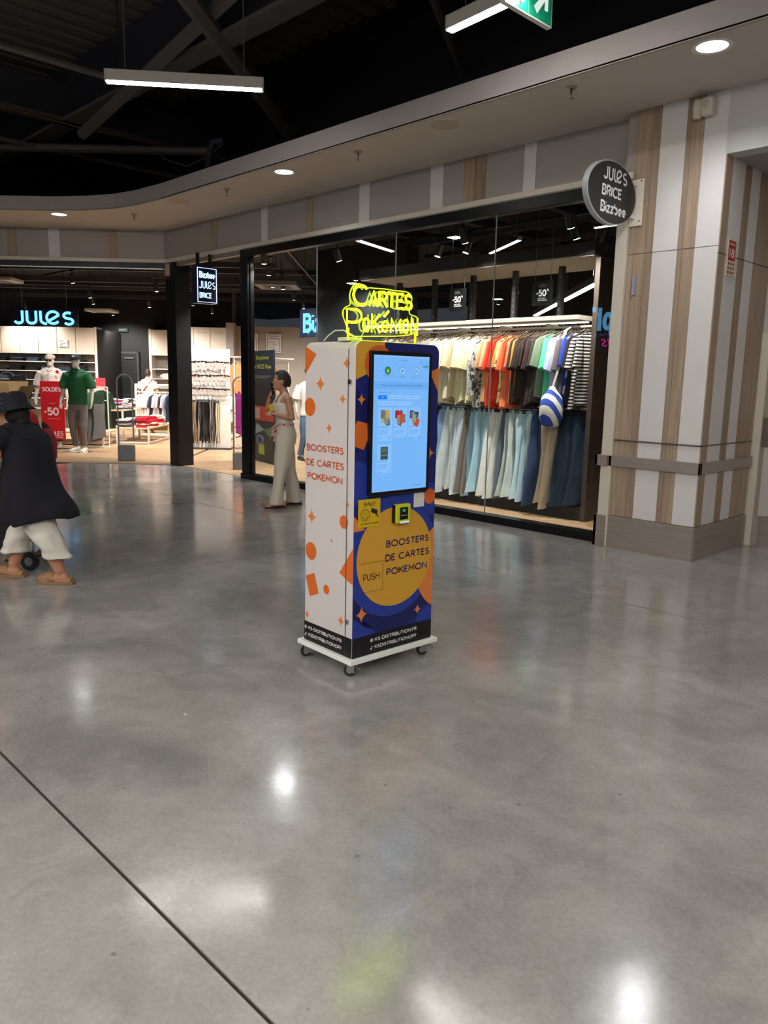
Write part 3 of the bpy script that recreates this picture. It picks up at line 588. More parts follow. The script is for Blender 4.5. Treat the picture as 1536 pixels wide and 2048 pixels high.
# green exit sign at the top edge
t=thing('exit_sign','green hanging escape sign with a white arrow, cut by the top edge','sign',(-3.6,4.60,4.11))
GRN=mat('#0f7a5e',.4,em=.35,key='exitgreen'); EW=mat('#f4fff8',em=.8,key='exitwhite')
B().box(-.02,.02,0,.56,0,.28).build('board',mat('#dfe6e0',.4),t)
B().box(.02,.022,.01,.55,.01,.27).build('green_face',GRN,t); B().box(.022,.0225,.268,.272,.01,.27).build('divider',EW,t)
b=B(); b.prism([(.33,.08),(.37,.04),(.46,.15),(.46,.09),(.50,.09),(.50,.22),(.36,.22),(.36,.18),(.43,.18)],basis((.023,0,0),(0,1,0),(0,0,1)),.001); b.build('arrow',EW,t)
b=B(); b.ball((.023,.16,.215),.022,6,(.1,1,1)); b.tube([(.023,.15,.19),(.023,.12,.12),(.023,.07,.07)],.012,6); b.tube([(.023,.12,.12),(.023,.16,.1),(.023,.18,.05)],.012,6); b.tube([(.023,.2,.15),(.023,.145,.18),(.023,.09,.15)],.01,6); b.build('running_figure',EW,t)
for y in (.06,.5): B().tube([(0,y,.28),(0,y,2.39)],.004,5).build('suspension_cable',DARK,t)
# small green exit sign in the shop
t=thing('exit_sign','tiny green exit sign high on the dark back wall','sign',tuple(A(-4.1,9.93,2.8)),A_R); B().box(0,.3,0,.05,0,.12).build('board',mat('#1d4d3c',em=.7,key='ex2'),t); text('EXIT',basis((.05,-.003,.03),(1,0,0),(0,0,1)),EW,t,.2,.06)
# Bizzbee letters inside
t=thing('shop_sign','dark board with glowing light-blue Bizzbee letters behind the window left of the neon','sign',(-12.62,9.98,2.36))
B().box(0,1.75,.0,.06,0,.56).build('board',mat('#0c1424',.4),t); text('Bizzbee',basis((.12,-.012,.09),(1,0,0),(0,0,1)),BLUE,t,1.5,.38,bold=.015,ext=.02)
for x in (.1,1.6): B().tube([(x,.03,.56),(x,.03,1.83)],.004,5).build('suspension_cable',DARK,t)
# opposite shop whose sign is mirrored in the glass
t=thing('shop_sign','bright blue sign of the opposite shop, seen mirrored in the right window edge','sign',(-17.3,-13.95,3.62)); t.rotation_euler=(0,0,0)
B().box(-.2,3.6,-.04,0,-.9,1.5).build('board',mat('#121216',.5),t)
text("Adopt'",basis((3.2,.02,0),(-1,0,0),(0,0,1)),mat('#6cc4ff',em=6,key='adopt'),t,2.5,1.0,bold=.02); text('PARFUMS',basis((3.0,.02,-.25),(-1,0,0),(0,0,1)),mat('#6c8cff',em=2,key='adopt2'),t,2.2,.16)
t=thing('neon_script','small magenta neon script of the opposite shop, seen mirrored in the glass','sign',(-16.1,-13.9,3.0)); text('sus',basis((.9,.02,0),(-1,0,0),(0,0,1)),PINKN,t,.9,.3,slant=.3)
B().box(-.1,1.0,-.04,0,-.1,.4).build('board',mat('#17161a',.5),t)
# fire panel, PIR, small plates
t=thing('fire_notice','small red and white fire notice plate on the pillar side','sign',(-2.870,6.90,2.50))
B().box(0,.004,0,.17,0,.30).build('plate',mat('#e8d8c4',.5),t); B().box(.004,.005,.012,.158,.125,.29).build('red_field',mat('#b5121a',.5),t)
text('INCENDIE',basis((.0055,.02,.25),(0,1,0),(0,0,1)),mat('#f3e6da',.5),t,.12,.022); text('18',basis((.0055,.035,.15),(0,1,0),(0,0,1)),mat('#f3e6da',.5),t,.10,.075,bold=.02)
b=B()
for i in range(3):
    for j in range(3): b.box(.004,.005,.02+j*.05,.05+j*.05,.015+i*.036,.038+i*.036)
b.build('pictogram',mat('#8e3b32',.5),t)
t=thing('motion_detector','cream motion detector with two rounded lenses under the soffit on the pillar','detector',(-3.09,6.68,3.81))
b=B(); b.box(-.075,.0,-.02,.05,-.06,.09); b.build('housing',mat('#cfc4b4',.5),t,bevel=.02,smooth=40,rot=(0,0,.5)); b=B(); b.box(.0,.10,-.045,.04,-.055,.09); b.build('housing',mat('#d8cebf',.5),t,bevel=.02,smooth=40,rot=(0,0,-.1))
B().ball((.05,-.045,.03),.032,8,(1,.5,1)).build('lens',mat('#b9b4b6',.3),t,smooth=60); B().ball((-.06,-.03,.02),.028,8,(.7,.6,1)).build('lens',mat('#b9b4b6',.3),t,smooth=60)
t=thing('sensor_strip','slim pale grey sensor strip on the left wood panel of the pillar','sensor',(-3.62,6.725,2.36)); B().box(-.014,.014,-.018,.005,0,.17).build('housing',mat('#9b9bb4',.5),t,bevel=.003)
t=thing('alarm_box','small cream box with a red base at the head of the black post','alarm',(-12.30,6.83,3.17)); B().box(0,.12,0,.03,.04,.24).build('housing',mat('#b9aa9b',.5),t,bevel=.004); B().box(0,.12,0,.03,0,.04).build('red_base',mat('#8c1414',.5),t)
t=thing('cable_clip','small cream fixing block at the inner edge of the oval sign','fixing',(-3.70,6.70,3.40)); b=B(); b.cb((0,0,.0),(.04,.05,.06)); b.tube([(0,0,-.03),(0,.02,-.08)],.008,6); b.build('block',CREAM,t,bevel=.004)
# ================================================================== LEFT SHOP FURNITURE (A frame)
IV=mat('#e9d9c8',.5,var=.02); SHELF=mat('#efe9e2',.4,var=.02)
def cabinet(name,label,x0,x1,yf,zt,zp,shelves,n,side,depth=.45,zbot=0,rz=A_R):
    P=A(x0,yf,0); W=x1-x0; t=thing(name,label,'shelving',tuple(P),rz)
    dw=W/n
    for i in range(n): B().box(i*dw+.008,(i+1)*dw-.008,0,.02,zp,zt).build('door',IV,t,bevel=.003)
    B().box(0,W,.02,depth,zt-.02,zt).build('top',IV,t); B().box(0,W,depth-.02,depth,zbot,zt).build('back_panel',mat('#8f867d',.6),t)
    for z in shelves: B().box(0,W,.0,depth,z-.02,z).build('shelf',SHELF,t)
    for i in range(1,n): B().box(i*dw-.005,i*dw+.005,depth-.03,depth-.02,zbot,zp).build('slot_rail',DARK,t)
    B().box(W,W+.07,0,depth,zbot,zt+.02).build('side_panel',IV,t); B().box(-.07,0,0,depth,zbot,zt+.02).build('side_panel',IV,t)
    if side: B().box(W+.07,W+.10,.0,side,0,zt-.03).build('dark_side_panel',mat('#0e0d0f',.6),t)
    return t
cabinet('storage_cabinet','tall cream wall cabinet with jeans shelves under the JULES sign',-9.2,-4.12,8,2.79,2.10,[2.10,1.87,1.62,1.38,1.14,.88,.6],10,1.9)
cabinet('storage_cabinet','cream wall cabinet with shoe shelves right of the dark door',-3.0,-1.45,9.5,2.86,2.15,[2.15,1.74,1.46,1.2,.9],2,0)
JC=['#1e2330','#2a3446','#6f8fb4','#8fb0d0','#20222a','#d8dadb','#30363f','#15161b','#3d4c66','#4a4038','#11131a','#5d7fa8']
base=B(); base.box(-.15,.15,-.13,.13,0,.03)
fj=base.build('folded_jeans',mat(JC[0],.9),bevel=.012); n=0
for zi,z in enumerate([1.87,1.62,1.38,1.14,.88]):
    for k in range(11):
        x=-8.9+k*.43+random.uniform(-.03,.03)
        if x>-4.3: continue
        for q in range(random.choice([2,3,3,4])):
            o=fj if n==0 else fj.copy(); 
            if n: COL.objects.link(o)
            c=random.choice(JC) if q==0 or random.random()<.4 else c
            setm(o,mat(c,.9)); P=A(x+random.uniform(-.015,.015),8.2,z+q*.036+.001); o.location=P; o.rotation_euler=(0,0,A_R+random.uniform(-.08,.08)); n+=1
            tag(o,'folded trousers in stacks on the shelves of the long cream cabinet','jeans','folded trousers on the cabinet shelves')
t=thing('price_card','white price card on the cream cabinet doors','sign',tuple(A(-5.1,7.99,2.27)),A_R); B().box(0,.26,-.004,0,0,.20).build('card',mat('#efefef',.6),t)
text('JEANS\n2 achetes\n-30%',basis((.02,-.006,.03),(1,0,0),(0,0,1)),mat('#444444',.6),t,.2,.14)
t=holder('door_1',loc=tuple(A(-4.42,9.92,0)),rz=A_R); B().box(0,.86,0,.05,0,2.17).build('door_leaf',mat('#040405',.6),t); B().box(.5,.76,-.03,.0,2.03,2.06).build('door_closer',mat('#6a6a6a',.4),t)
b=B(); b.box(-.06,0,-.01,.06,0,2.23); b.box(.86,.92,-.01,.06,0,2.23); b.box(-.06,.92,-.01,.06,2.17,2.23); b.build('door_frame',mat('#302f33',.6),t)
# shoes and bags on the second cabinet
for i in range(4):
    P=A(-2.75+i*.33,9.62,1.741); t=thing('shoe',['brown slip-on shoe','cream loafer','tan open sandal','brown leather shoe'][i]+' on the top open shelf right of the dark door','shoe',tuple(P),A_R+.3,'shoes on the cream shelf')
    b=B(); b.loft([[Vector((x,w_*math.cos(2*PI*j/10),z+h_*math.sin(2*PI*j/10)*.5)) for j in range(10)] for x,w_,h_,z in ((-.14,.03,.08,.06),(-.08,.035,.09,.05),(0,.035,.05,.035),(.08,.045,.045,.03),(.13,.02,.02,.02))]); b.build('upper',mat(['#6b4a3a','#d9cbb8','#c79c73','#8b5a3c'][i],.6),t,smooth=60)
    B().box(-.14,.13,-.04,.04,0,.012).build('sole',mat('#e8ded0',.7),t)
for i in range(2):
    P=A(-2.6+i*.62,9.66,1.461); t=thing('pillow_bag',['pale rounded bag, left, on the lower cream shelf','pale rounded bag, right, on the lower cream shelf'][i],'bag',tuple(P),A_R); B().ball((0,0,.07),.22,8,(1,.5,.4)).build('bag_body',mat('#e7dccb',.8,bump=.3,bscale=20),t,smooth=60)
# white low table frames
def frame_table(label,x0,x1,y0,y1,tops,h,name='display_table'):
    P=A(x0,y0); t=thing(name,label,'table',tuple(P),A_R); W=x1-x0; D=y1-y0; r=.018
    for x in (r,W-r):
        for y in (r,D-r): B().box(x-r,x+r,y-r,y+r,0,h).build('leg',METALW,t)
    for z in tops: B().box(0,W,0,D,z-.03,z).build('shelf',mat('#e8c9a4',.5),t)
    b=B(); b.box(0,W,0,.03,.03,.06); b.box(0,W,D-.03,D,.03,.06); b.box(0,.03,0,D,.03,.06); b.box(W-.03,W,0,D,.03,.06); b.build('base_rail',METALW,t)
    return t
frame_table('white metal table with two tiers of folded clothes beside the slim gate',-2.25,-1.5,3.9,5.6,[.38],.42)
frame_table('taller wooden table with piles of shirts behind the low one',-3.1,-2.3,4.6,6.0,[.74],.74)
frame_table('long low white metal frame table behind the mannequins',-4.2,-2.35,3.4,4.4,[.30,.06],.31)
FC=['#c8102e','#1b1b22','#e8e4e0','#c8102e','#20222c','#b11226','#d9d5d0','#7e8ca8','#6e1420','#f0ece8','#33415e']
b=B()
for zz,(sx,sy) in ((0,(.30,.24)),):
    b.loft([ringh((0,0,z),a,c,16,p=3.2,fold=.05,nf=5,ph=z*60) for z,a,c in ((0,.13,.11),(.012,.15,.125),(.035,.15,.125),(.05,.12,.10))])
fold=b.build('folded_shirt',mat(FC[0],.9),smooth=60); n=0
def pile(x,y,z,cnt,cols,jit,label,rz=0):
    global n
    for q in range(cnt):
        o=fold if n==0 else fold.copy()
        if n: COL.objects.link(o)
        cc=random.choice(cols); setm(o,mat(cc,.9)); o.location=A(x+random.uniform(-jit,jit),y+random.uniform(-jit,jit),z+q*.044+.002); o.rotation_euler=(random.uniform(-.05,.05),random.uniform(-.05,.05),A_R+rz+random.uniform(-.4,.4)); n+=1
        cw={'#c8102e':'red','#b11226':'red','#6e1420':'dark red','#1b1b22':'black','#20222c':'black','#e8e4e0':'white','#d9d5d0':'white','#f0ece8':'white','#d5d0cc':'white','#7e8ca8':'blue','#6f8fc0':'blue','#33415e':'navy','#c9b9b9':'greyish pink'}[cc]; tag(o,cw+' '+label,'shirt','folded shirts on the tables')
for i in range(6): pile(-2.1+(i%2)*.42,4.1+(i//2)*.6,.38,5 if i%2 else 4,FC if i%2==0 else ['#c8102e','#b11226','#e8e4e0'],.03,'crumpled folded shirt in the piles on the low white table')
for i in range(8): pile(-2.95+(i%2)*.45,4.75+(i//2)*.35,.74,5,['#c8102e','#e8e4e0','#6f8fc0','#d9d5d0','#33415e'] if i<4 else ['#e8e4e0','#d5d0cc','#c9b9b9','#1b1b22'],.04,'folded shirt in the piles on the taller wooden table')
pile(-3.5,3.7,.30,2,['#1b1b22'],.02,'folded shirt on the long low frame table')
# red notice on the table
t=thing('price_stand','narrow red price stand on the wooden table','sign',tuple(A(-3.25,5.9,.74)),A_R+.3); B().box(-.11,.11,-.01,.01,.25,.72).build('board',mat('#d9303c',.5),t); B().box(-.015,.015,-.01,.01,.01,.25).build('stem',METALW,t); B().box(-.1,.1,-.08,.08,0,.012).build('foot',METALW,t); text('-50%',basis((-.09,-.012,.42),(1,0,0),(0,0,1)),WHITE,t,.18,.09)
# beige double rack with shirts in the left shop
t=thing('clothes_rack','pale wooden framed clothes rack with short-sleeved shirts behind the low table','rack',tuple(A(-2.6,6.6)),A_R)
for x in (0,1.3,2.6): B().box(x-.025,x+.025,-.02,.02,0,1.30).build('upright',METALW,t)
B().box(-.02,2.62,-.03,.03,1.28,1.33).build('top_rail',mat('#e9d3b4',.5),t); B().tube([(0,0,1.12),(2.6,0,1.12)],.015,8).build('hanging_rail',METALW,t)
B().box(0,2.6,.28,.32,.12,.42).build('base_panel',mat('#a9834f',.6),t); B().box(0,2.6,-.2,.2,.02,.06).build('base_rail',METALW,t)
# ================================================================== GARMENTS
def shirt_mesh(seed,L_=.88,long=False,wd=.24):
    rnd=random.Random(seed); b=B(); ph=rnd.uniform(0,6)
    T=[(-.075,.05,.015),(-.09,.10,.03),(-.12,.19,.045),(-.16,.215,.05),(-.25,.205,.05),(-.32,.20,.05),(-.45,.215,.052),(-.6,.22,.055),(-.75,.225,.06),(-L_,.23,.062)]
    b.loft([[Vector((rx*(1+.25*math.sin(5*a+ph+z*3))*math.sin(a)+.012*math.sin(z*9+ph),ry*math.cos(a)*(wd/.24),z+(.02*math.sin(3*a+ph) if z==-L_ else 0))) for a in [2*PI*j/18 for j in range(18)]] for z,ry,rx in T],cap=True)
    for s in (-1,1):
        bend=rnd.uniform(-.02,.03); ez=-.80 if long else -.48
        pts=[(0,s*.16,-.12),(bend*.3,s*.215,-.17),(bend,s*.25,-.30),(bend*1.2,s*.275,-.42),(bend,s*.285,ez)]
        rr=[.03,.055,.068,.075,.08 if not long else .045]
        rings=[]
        for (x,y,z),r in zip(pts,rr): rings.append([Vector((x+.4*r*math.sin(a)*(1+.3*math.sin(3*a+ph)),y+r*math.cos(a),z+(.25*r*math.cos(a)*s if not long else 0))) for a in [2*PI*j/12 for j in range(12)]])
        b.loft(rings)
    b.loft([[Vector((.03*math.cos(a),.06*math.sin(a),z)) for a in [2*PI*j/12 for j in range(12)]] for z in (-.095,-.07)])
    return b
def hanger_mesh():
    b=B(); b.tube([(0,0,-.02),(0,0,.0),(0,.012,.012),(0,.02,0)],.003,5); b.tube([(0,-.21,-.115),(0,-.1,-.06),(0,0,-.03),(0,.1,-.06),(0,.21,-.115)],.006,5)
    return b
SM=[shirt_mesh(i,.86+.02*i).mesh('tshirt',mat('#ffffff',.9),60) for i in range(4)]+[shirt_mesh(9,.93,True).mesh('tshirt',mat('#ffffff',.9),60)]
HM=hanger_mesh().mesh('hanger',mat('#6b5c50',.5)); HM2=hanger_mesh().mesh('hanger',METALW)
def hang_shirt(x,y,z,m,rz,k,label,group,name='tshirt',hm=None,sc=1):
    o=bpy.data.objects.new(name,SM[k]); COL.objects.link(o); o.location=(x,y,z); o.rotation_euler=(0,random.uniform(-.03,.03),rz); o.scale=(sc,sc,sc)
    setm(o,m); tag(o,label,'shirt' if name!='tank_top' else 'shirt',group); h=bpy.data.objects.new('hanger',hm or HM); COL.objects.link(h); h.parent=o
    return o
C=lambda c:mat(c,.9,var=.08,scale=5,bump=.25,bscale=25)
cream=['#e5d8b4','#e0d2ae','#e6dcbe','#dccfa8']
seq=[]
PX=[(870,-7.035),(900,-6.772),(930,-6.518),(960,-6.273),(990,-6.036),(1020,-5.807),(1050,-5.585),(1080,-5.371),(1110,-5.163),(1140,-4.962),(1190,-4.640)]
def pxX(p):
    if p<870: return PX[0][1]+(p-870)*.0095
    for (a,x),(c,y) in zip(PX,PX[1:]):
        if p<=c: return x+(y-x)*(p-a)/(c-a)
    return PX[-1][1]
def s_(n,p0,p1,cols,lab,k=None):
    for i in range(n): seq.append((cols[i%len(cols)],lab,k,pxX(p0+(p1-p0)*(i/(n-1) if n>1 else 0))))
s_(9,775,865,['#e8b6b0','#eecdc4','#f0e2d8'],'pale pink or cream shirt at the hidden left end of the upper rail')
s_(4,872,900,['#ece6d2','#e8dfc4'],'cream T-shirt on the upper rail just right of the vending kiosk')
s_(4,906,930,['#e6dab8','#eadfc2','#dccaa6'],'sand cream T-shirt on the upper rail, second cluster from the kiosk')
s_(5,936,966,['#f2e6b4','#f3eabf'],'pale yellow T-shirt on the upper rail left of the grey print shirt')
s_(2,972,979,['@grey','@grey2'],'long white-grey speckled shirt on the upper rail beside the third window joint',4)
s_(3,984,998,['#ecb885','#e6ae7c','#eebc8a'],'peach tan T-shirt on the upper rail left of the red ones')
s_(3,1004,1016,['#ee3f24','#f24b2c'],'bright red T-shirt on the upper rail')
s_(1,1022,1022,['@yellow'],'pale yellow leaf-print shirt between the red and the coral ones')
s_(1,1028,1028,['#e8a454'],'ochre T-shirt between print shirt and coral ones')
s_(2,1034,1041,['#f8855a','#f68e64'],'coral orange T-shirt on the upper rail')
s_(2,1048,1054,['#46312d','#3c2a22'],'dark brown T-shirt right of the coral ones')
s_(1,1058,1058,['#d09238'],'mustard T-shirt half hidden between dark brown ones')
s_(4,1063,1080,['#3c2824','#35231f','#2f2523'],'very dark brown T-shirt in the middle of the upper rail')
s_(3,1086,1097,['#3b3631','#45403a'],'charcoal T-shirt on the upper rail left of the mint ones')
s_(1,1103,1103,['#7f8a76'],'grey-green T-shirt directly left of the mint ones')
s_(2,1108,1115,['#5fd6a6','#54c99a'],'mint green T-shirt on the upper rail')
s_(3,1122,1134,['#cdd2e4','#c1c8e0','#dadeec'],'pale lavender blue T-shirt right of the mint ones')
s_(1,1139,1139,['#6d6268'],'mauve grey T-shirt left of the blue striped one')
s_(1,1144,1144,['@blue'],'cobalt blue T-shirt behind the blue and white rugby shirt')
s_(1,1151,1151,['@rugby'],'blue and white broad-striped rugby shirt at the right of the rail')
s_(1,1160,1160,['#25202c'],'near-black T-shirt between the striped shirts')
s_(2,1170,1178,['@bw','@bw2'],'black and white narrow-striped top at the right end of the rail')
SPM={'@grey':speckmat('#d5d5d8','#8b8d86',30,.58),'@grey2':speckmat('#c9cbc6','#3d4038',22,.52),'@yellow':speckmat('#efe0a0','#5b5a36',22,.6),'@blue':C('#2a4bb4'),'@rugby':stripemat('#f2efe2','#2c4bb0',7,2,ang=.8),'@bw':stripemat('#efe9df','#1e1b1e',26,2),'@bw2':stripemat('#efe9df','#1e1b1e',26,2,duty=.45)}
for i,(c,lab,k,x) in enumerate(seq):
    x+=random.uniform(-.006,.006)
    hang_shirt(x,7.86+random.uniform(-.025,.025),2.185,SPM.get(c) or C(c),random.uniform(-.38,.10),k if k is not None else random.randrange(4),lab,'shirts on the upper rail of the window gondola',sc=1 if k else random.uniform(.93,1.05))
def jean_mesh(seed,L_=1.06,flare=1.0):
    rnd=random.Random(seed); b=B(); ph=rnd.uniform(0,6); sw=rnd.uniform(-.03,.03)
    for s in (-.014,.014):
        prof=[(-.02,.145,.02),(-.10,.155,.026),(-.25,.15,.026),(-.45,.135*flare,.025),(-.7,.14*flare,.027),(-.9,.15*flare,.03),(-L_,.165*flare,.034)]
        b.loft([[Vector((s+sw*z*z+rx*math.sin(a)*(1+.35*math.sin(4*a+ph+z*4)),(.09*z if s>0 else .03*z)+ry*math.cos(a)+.015*math.sin(z*5+ph),z+(0 if z>-L_ else .03*math.cos(a)))) for a in [2*PI*j/16 for j in range(16)]] for z,ry,rx in prof])
    for y in (-.11,.11): b.cb((0,y,-.01),(.03,.025,.05))
    b.tube([(0,-.13,.03),(0,0,.035),(0,.13,.03)],.004,5); b.tube([(0,0,.035),(0,0,.06),(0,.012,.07),(0,.02,.06)],.003,5)
    return b
JM=[jean_mesh(i,1.02+.025*i,[1,1.12,1.3,1.05][i]).mesh('jeans',[mat('#ffffff',.95)],60) for i in range(4)]
Jm=lambda c:mat(c,.95,var=.10,scale=9,bump=.35,bscale=40)
jseq=[]
def j_(n,p0,p1,cols,lab,k=None):
    for i in range(n): jseq.append((cols[i%len(cols)],lab,k,pxX(p0+(p1-p0)*(i/(n-1) if n>1 else 0))))
j_(7,775,862,['#2a2622','#1c1a20','#3a3428'],'dark trousers at the hidden left end of the lower rail')
j_(3,874,896,['#2b2a1f','#17151a','#22222e'],'dark trousers on the lower rail right beside the vending kiosk')
j_(1,905,905,['#8db2da'],'sky blue jeans next to the dark trousers')
j_(4,914,944,['#d4e0e2','#dfe8e8','#cfdeea','#d9e7f0'],'very pale washed jeans, first cluster right of the kiosk')
j_(2,952,961,['#746a63','#7f746d'],'brownish grey trousers between pale jeans on the lower rail')
j_(4,969,998,['#9cc2d8','#aed3e2','#b5d8e6','#98bccb'],'light blue jeans crossed by the window joint')
j_(2,1008,1022,['#e0e3df','#d6d9d3'],'off-white acid-washed jeans in the middle of the lower rail')
j_(1,1030,1030,['#5c6a76'],'slate blue jeans behind the off-white pair')
j_(3,1038,1053,['#b6c0ba','#c7d2ce','#a5afa7'],'grey-green washed jeans right of the off-white pair')
j_(3,1062,1082,['#c6e0e8','#b0ccd8','#d8e8e8'],'pale aqua jeans left of the indigo pair')
j_(2,1094,1106,['#34496f','#2f4266'],'indigo jeans on the lower rail')
j_(3,1116,1134,['#c4b49d','#d0c1aa','#b8a893'],'sand beige wide trousers under the striped bag')
j_(4,1144,1178,['#20364a','#273e55','#1d3044'],'dark navy jeans at the right end of the lower rail')
for i,(c,lab,k,x) in enumerate(jseq):
    x+=random.uniform(-.01,.01); o=bpy.data.objects.new('jeans',JM[k if k is not None else random.randrange(4)]); COL.objects.link(o)
    o.location=(x,7.87+random.uniform(-.03,.03),1.20); o.rotation_euler=(random.uniform(-.07,.03),random.uniform(-.04,.04),random.uniform(-.75,-.15)); setm(o,Jm(c)); tag(o,lab,'trousers','trousers on the lower rail of the window gondola')
# the gondola itself
GB=mat('#1d1a1a',.8); GBR=mat('#4a3f38',.45)
t=thing('garment_gondola','long black garment gondola with uprights and lit canopy behind the shop window','rack',(-8.3,8.12,0))
B().box(0,3.70,-.42,.42,.0,.16).build('plinth',GB,t,bevel=.004); B().box(0,3.72,-.5,.5,2.93,3.06).build('canopy_fascia',GB,t); B().box(.02,3.70,-.48,.48,2.915,2.93).build('canopy_underside',mat('#b9a893',.6,var=.02),t)
for i in range(6):
    x=.32+i*.67; B().box(x-.03,x+.03,-.03,.03,.16,2.93).build('upright',GB,t)
    b=B()
    for k in range(34): b.box(x-.008,x+.008,-.032,-.029,.3+k*.075,.335+k*.075)
    b.build('slot_strip',mat('#4a4a4e',.5),t)
    for z in (2.19,1.235):
        B().box(x-.008,x+.008,-.27,-.03,z+.01,z+.05).build('bracket',METALW,t)
B().tube([(0.02,-.26,2.19),(3.62,-.26,2.19)],.013,8).build('hanging_rail',METALW,t); B().tube([(0.02,-.26,1.27),(3.62,-.26,1.27)],.013,8).build('hanging_rail',METALW,t)
B().tube([(0.02,.26,2.24),(3.62,.26,2.24)],.013,8).build('hanging_rail',METALW,t)
B().box(0,3.48,-.36,-.03,2.265,2.315).build('lit_shelf',mat('#e8dfd0',.5,var=.02),t); B().box(0,3.48,-.37,-.36,2.27,2.31).build('light_edge',mat('#fff4e0',em=1.3,key='shelfedge'),t)
B().box(0,3.48,.03,.36,2.285,2.315).build('lit_shelf',mat('#d8cfc0',.5,var=.02),t); B().box(.0,3.4,-.04,.0,2.25,2.262).build('light_strip',mat('#fff4e0',em=4,key='strip'),t)
B().box(0,3.5,-.01,.01,.16,1.15).build('back_panel',GB,t)
B().box(3.70,3.76,-.44,.44,0,2.9).build('end_panel',GBR,t,bevel=.004)
for i in range(60):
    h=bpy.data.objects.new('hanger',HM2); COL.objects.link(h); h.location=(-8.2+i*.058,8.38,2.255); h.rotation_euler=(0,0,random.uniform(-.2,.2)); tag(h,'empty pale hanger on the rear rail above the shirts','hanger','empty hangers on the rear rail')
# striped bag hung at the right end
t=thing('striped_bag','blue and white striped bag hanging before the right end of the lower rail','bag',(-4.95,7.52,1.42))
b=B(); b.loft([[Vector((rx*math.cos(a)*(1+.06*math.sin(5*a)),ry*math.sin(a),z)) for a in [2*PI*j/18 for j in range(18)]] for z,rx,ry in ((-.36,.03,.03),(-.34,.09,.10),(-.25,.12,.15),(-.12,.12,.16),(-.02,.10,.13),(.06,.04,.06),(.10,.02,.03))]); b.build('bag_body',stripemat('#efeade','#2c4bb0',8,2,ang=.9),t,smooth=60)
B().tube([(0,.0,.08),(.02,.06,.3),(.0,.12,.5),(.0,.2,.72),(0,.34,.78)],[.012,.02,.024,.018,.008],8).build('strap',mat('#c9c4b4',.9),t,smooth=60)
# discount posters hung in the window
for i,(x,z,lb) in enumerate([(-6.59,2.42,'black hanging -50 poster, left one, in the right-hand window'),(-5.34,2.42,'black hanging -50 poster, right one, in the right-hand window')]):
    t=thing('discount_poster',lb,'poster',(x,7.6,z),.0); B().box(0,.27,-.006,0,0,.27).build('board',mat('#121214',.35),t)
    text('-50',basis((.05,-.008,.10),(1,0,0),(0,0,1)),WHITE,t,.14,.075,bold=.02); text('%',basis((.195,-.008,.155),(1,0,0),(0,0,1)),WHITE,t,.025,.025); text('SUR TOUT\nLE MAGASIN',basis((.08,-.008,.05),(1,0,0),(0,0,1)),WHITE,t,.12,.035); text('SOLDES\nJUSQU’A',basis((.09,-.008,.20),(1,0,0),(0,0,1)),mat('#8e8e90',.5),t,.09,.035)
    for xx in (.03,.24): B().tube([(xx,-.003,.27),(xx,-.003,4.2-z)],.002,4).build('string',mat('#6a6a6a',.5),t)
# ------------------------------------------------ garments of the left shop
cols=['#efe9e2','#f2ece6','#e2d8d0','#f4efe9','#e9e3df','#20263a','#d8ccc8','#d9cfd2','#3a2a2c','#c9c4d2','#1f2a44','#efe8e0','#f3efe9','#e5ddd2','#efe9e2','#dcd2c8']
for i in range(34):
    P=A(-2.5+i*.074,6.6,1.12); hang_shirt(P.x,P.y,P.z,C(cols[i%16]),A_R+random.uniform(-.5,.2),random.randrange(4),({'#20263a':'navy','#1f2a44':'navy','#3a2a2c':'dark brown','#d8ccc8':'mauve','#d9cfd2':'mauve','#c9c4d2':'mauve'}.get(cols[i%16],'white'))+' shirt packed on the pale wooden rack','shirts on the pale wooden rack',hm=HM2,sc=.82)
t=thing('clothes_rack','low chrome rack with shirts and trousers behind the green-shirted mannequin','rack',tuple(A(-2.78,2.9)),A_R)
B().box(0,.72,-.02,.02,0,.04).build('base_rail',METALW,t)
for x in (0,.72): B().tube([(x,0,0),(x,0,1.28)],.015,8).build('upright',METALW,t)
B().tube([(0,0,1.28),(.72,0,1.28)],.013,8).build('hanging_rail',METALW,t)
for i,c in enumerate(['#e6e2dc','#ded9d2','#e9e6df','#d9d4cc','#e4dfd4','#b9b09f','#8a5128','#7c4420','#83481f','#1f6b3a','#215f38','#1c5a34','#226b40','#14301f']):
    P=A(-2.66+i*.037,2.9,1.28); hang_shirt(P.x,P.y,P.z,C(c),A_R+random.uniform(-.7,-.3),random.randrange(4),['cream shirt','rust brown shirt','green shirt'][0 if i<6 else 1 if i<9 else 2]+' on the low chrome rack behind the green-shirted mannequin','shirts on the low chrome rack',hm=HM2,sc=.95)
for i,c in enumerate(['#6e3a1c','#74401f','#2b2b2e','#5c5a5c','#636163']):
    P=A(-2.56+i*.09,2.78,.95); o=bpy.data.objects.new('trousers',JM[i%4]); COL.objects.link(o); o.location=P; o.rotation_euler=(.04,.05,A_R-.8); o.scale=(.85,.85,.72); setm(o,Jm(c)); tag(o,['rust brown','rust brown','black','dark grey','dark grey'][i]+' trousers hanging below the shirts of the low chrome rack','trousers','trousers on the low chrome rack')
B().tube([(0,0,1.0),(.72,0,1.0)],.01,8).build('hanging_rail',METALW,t)
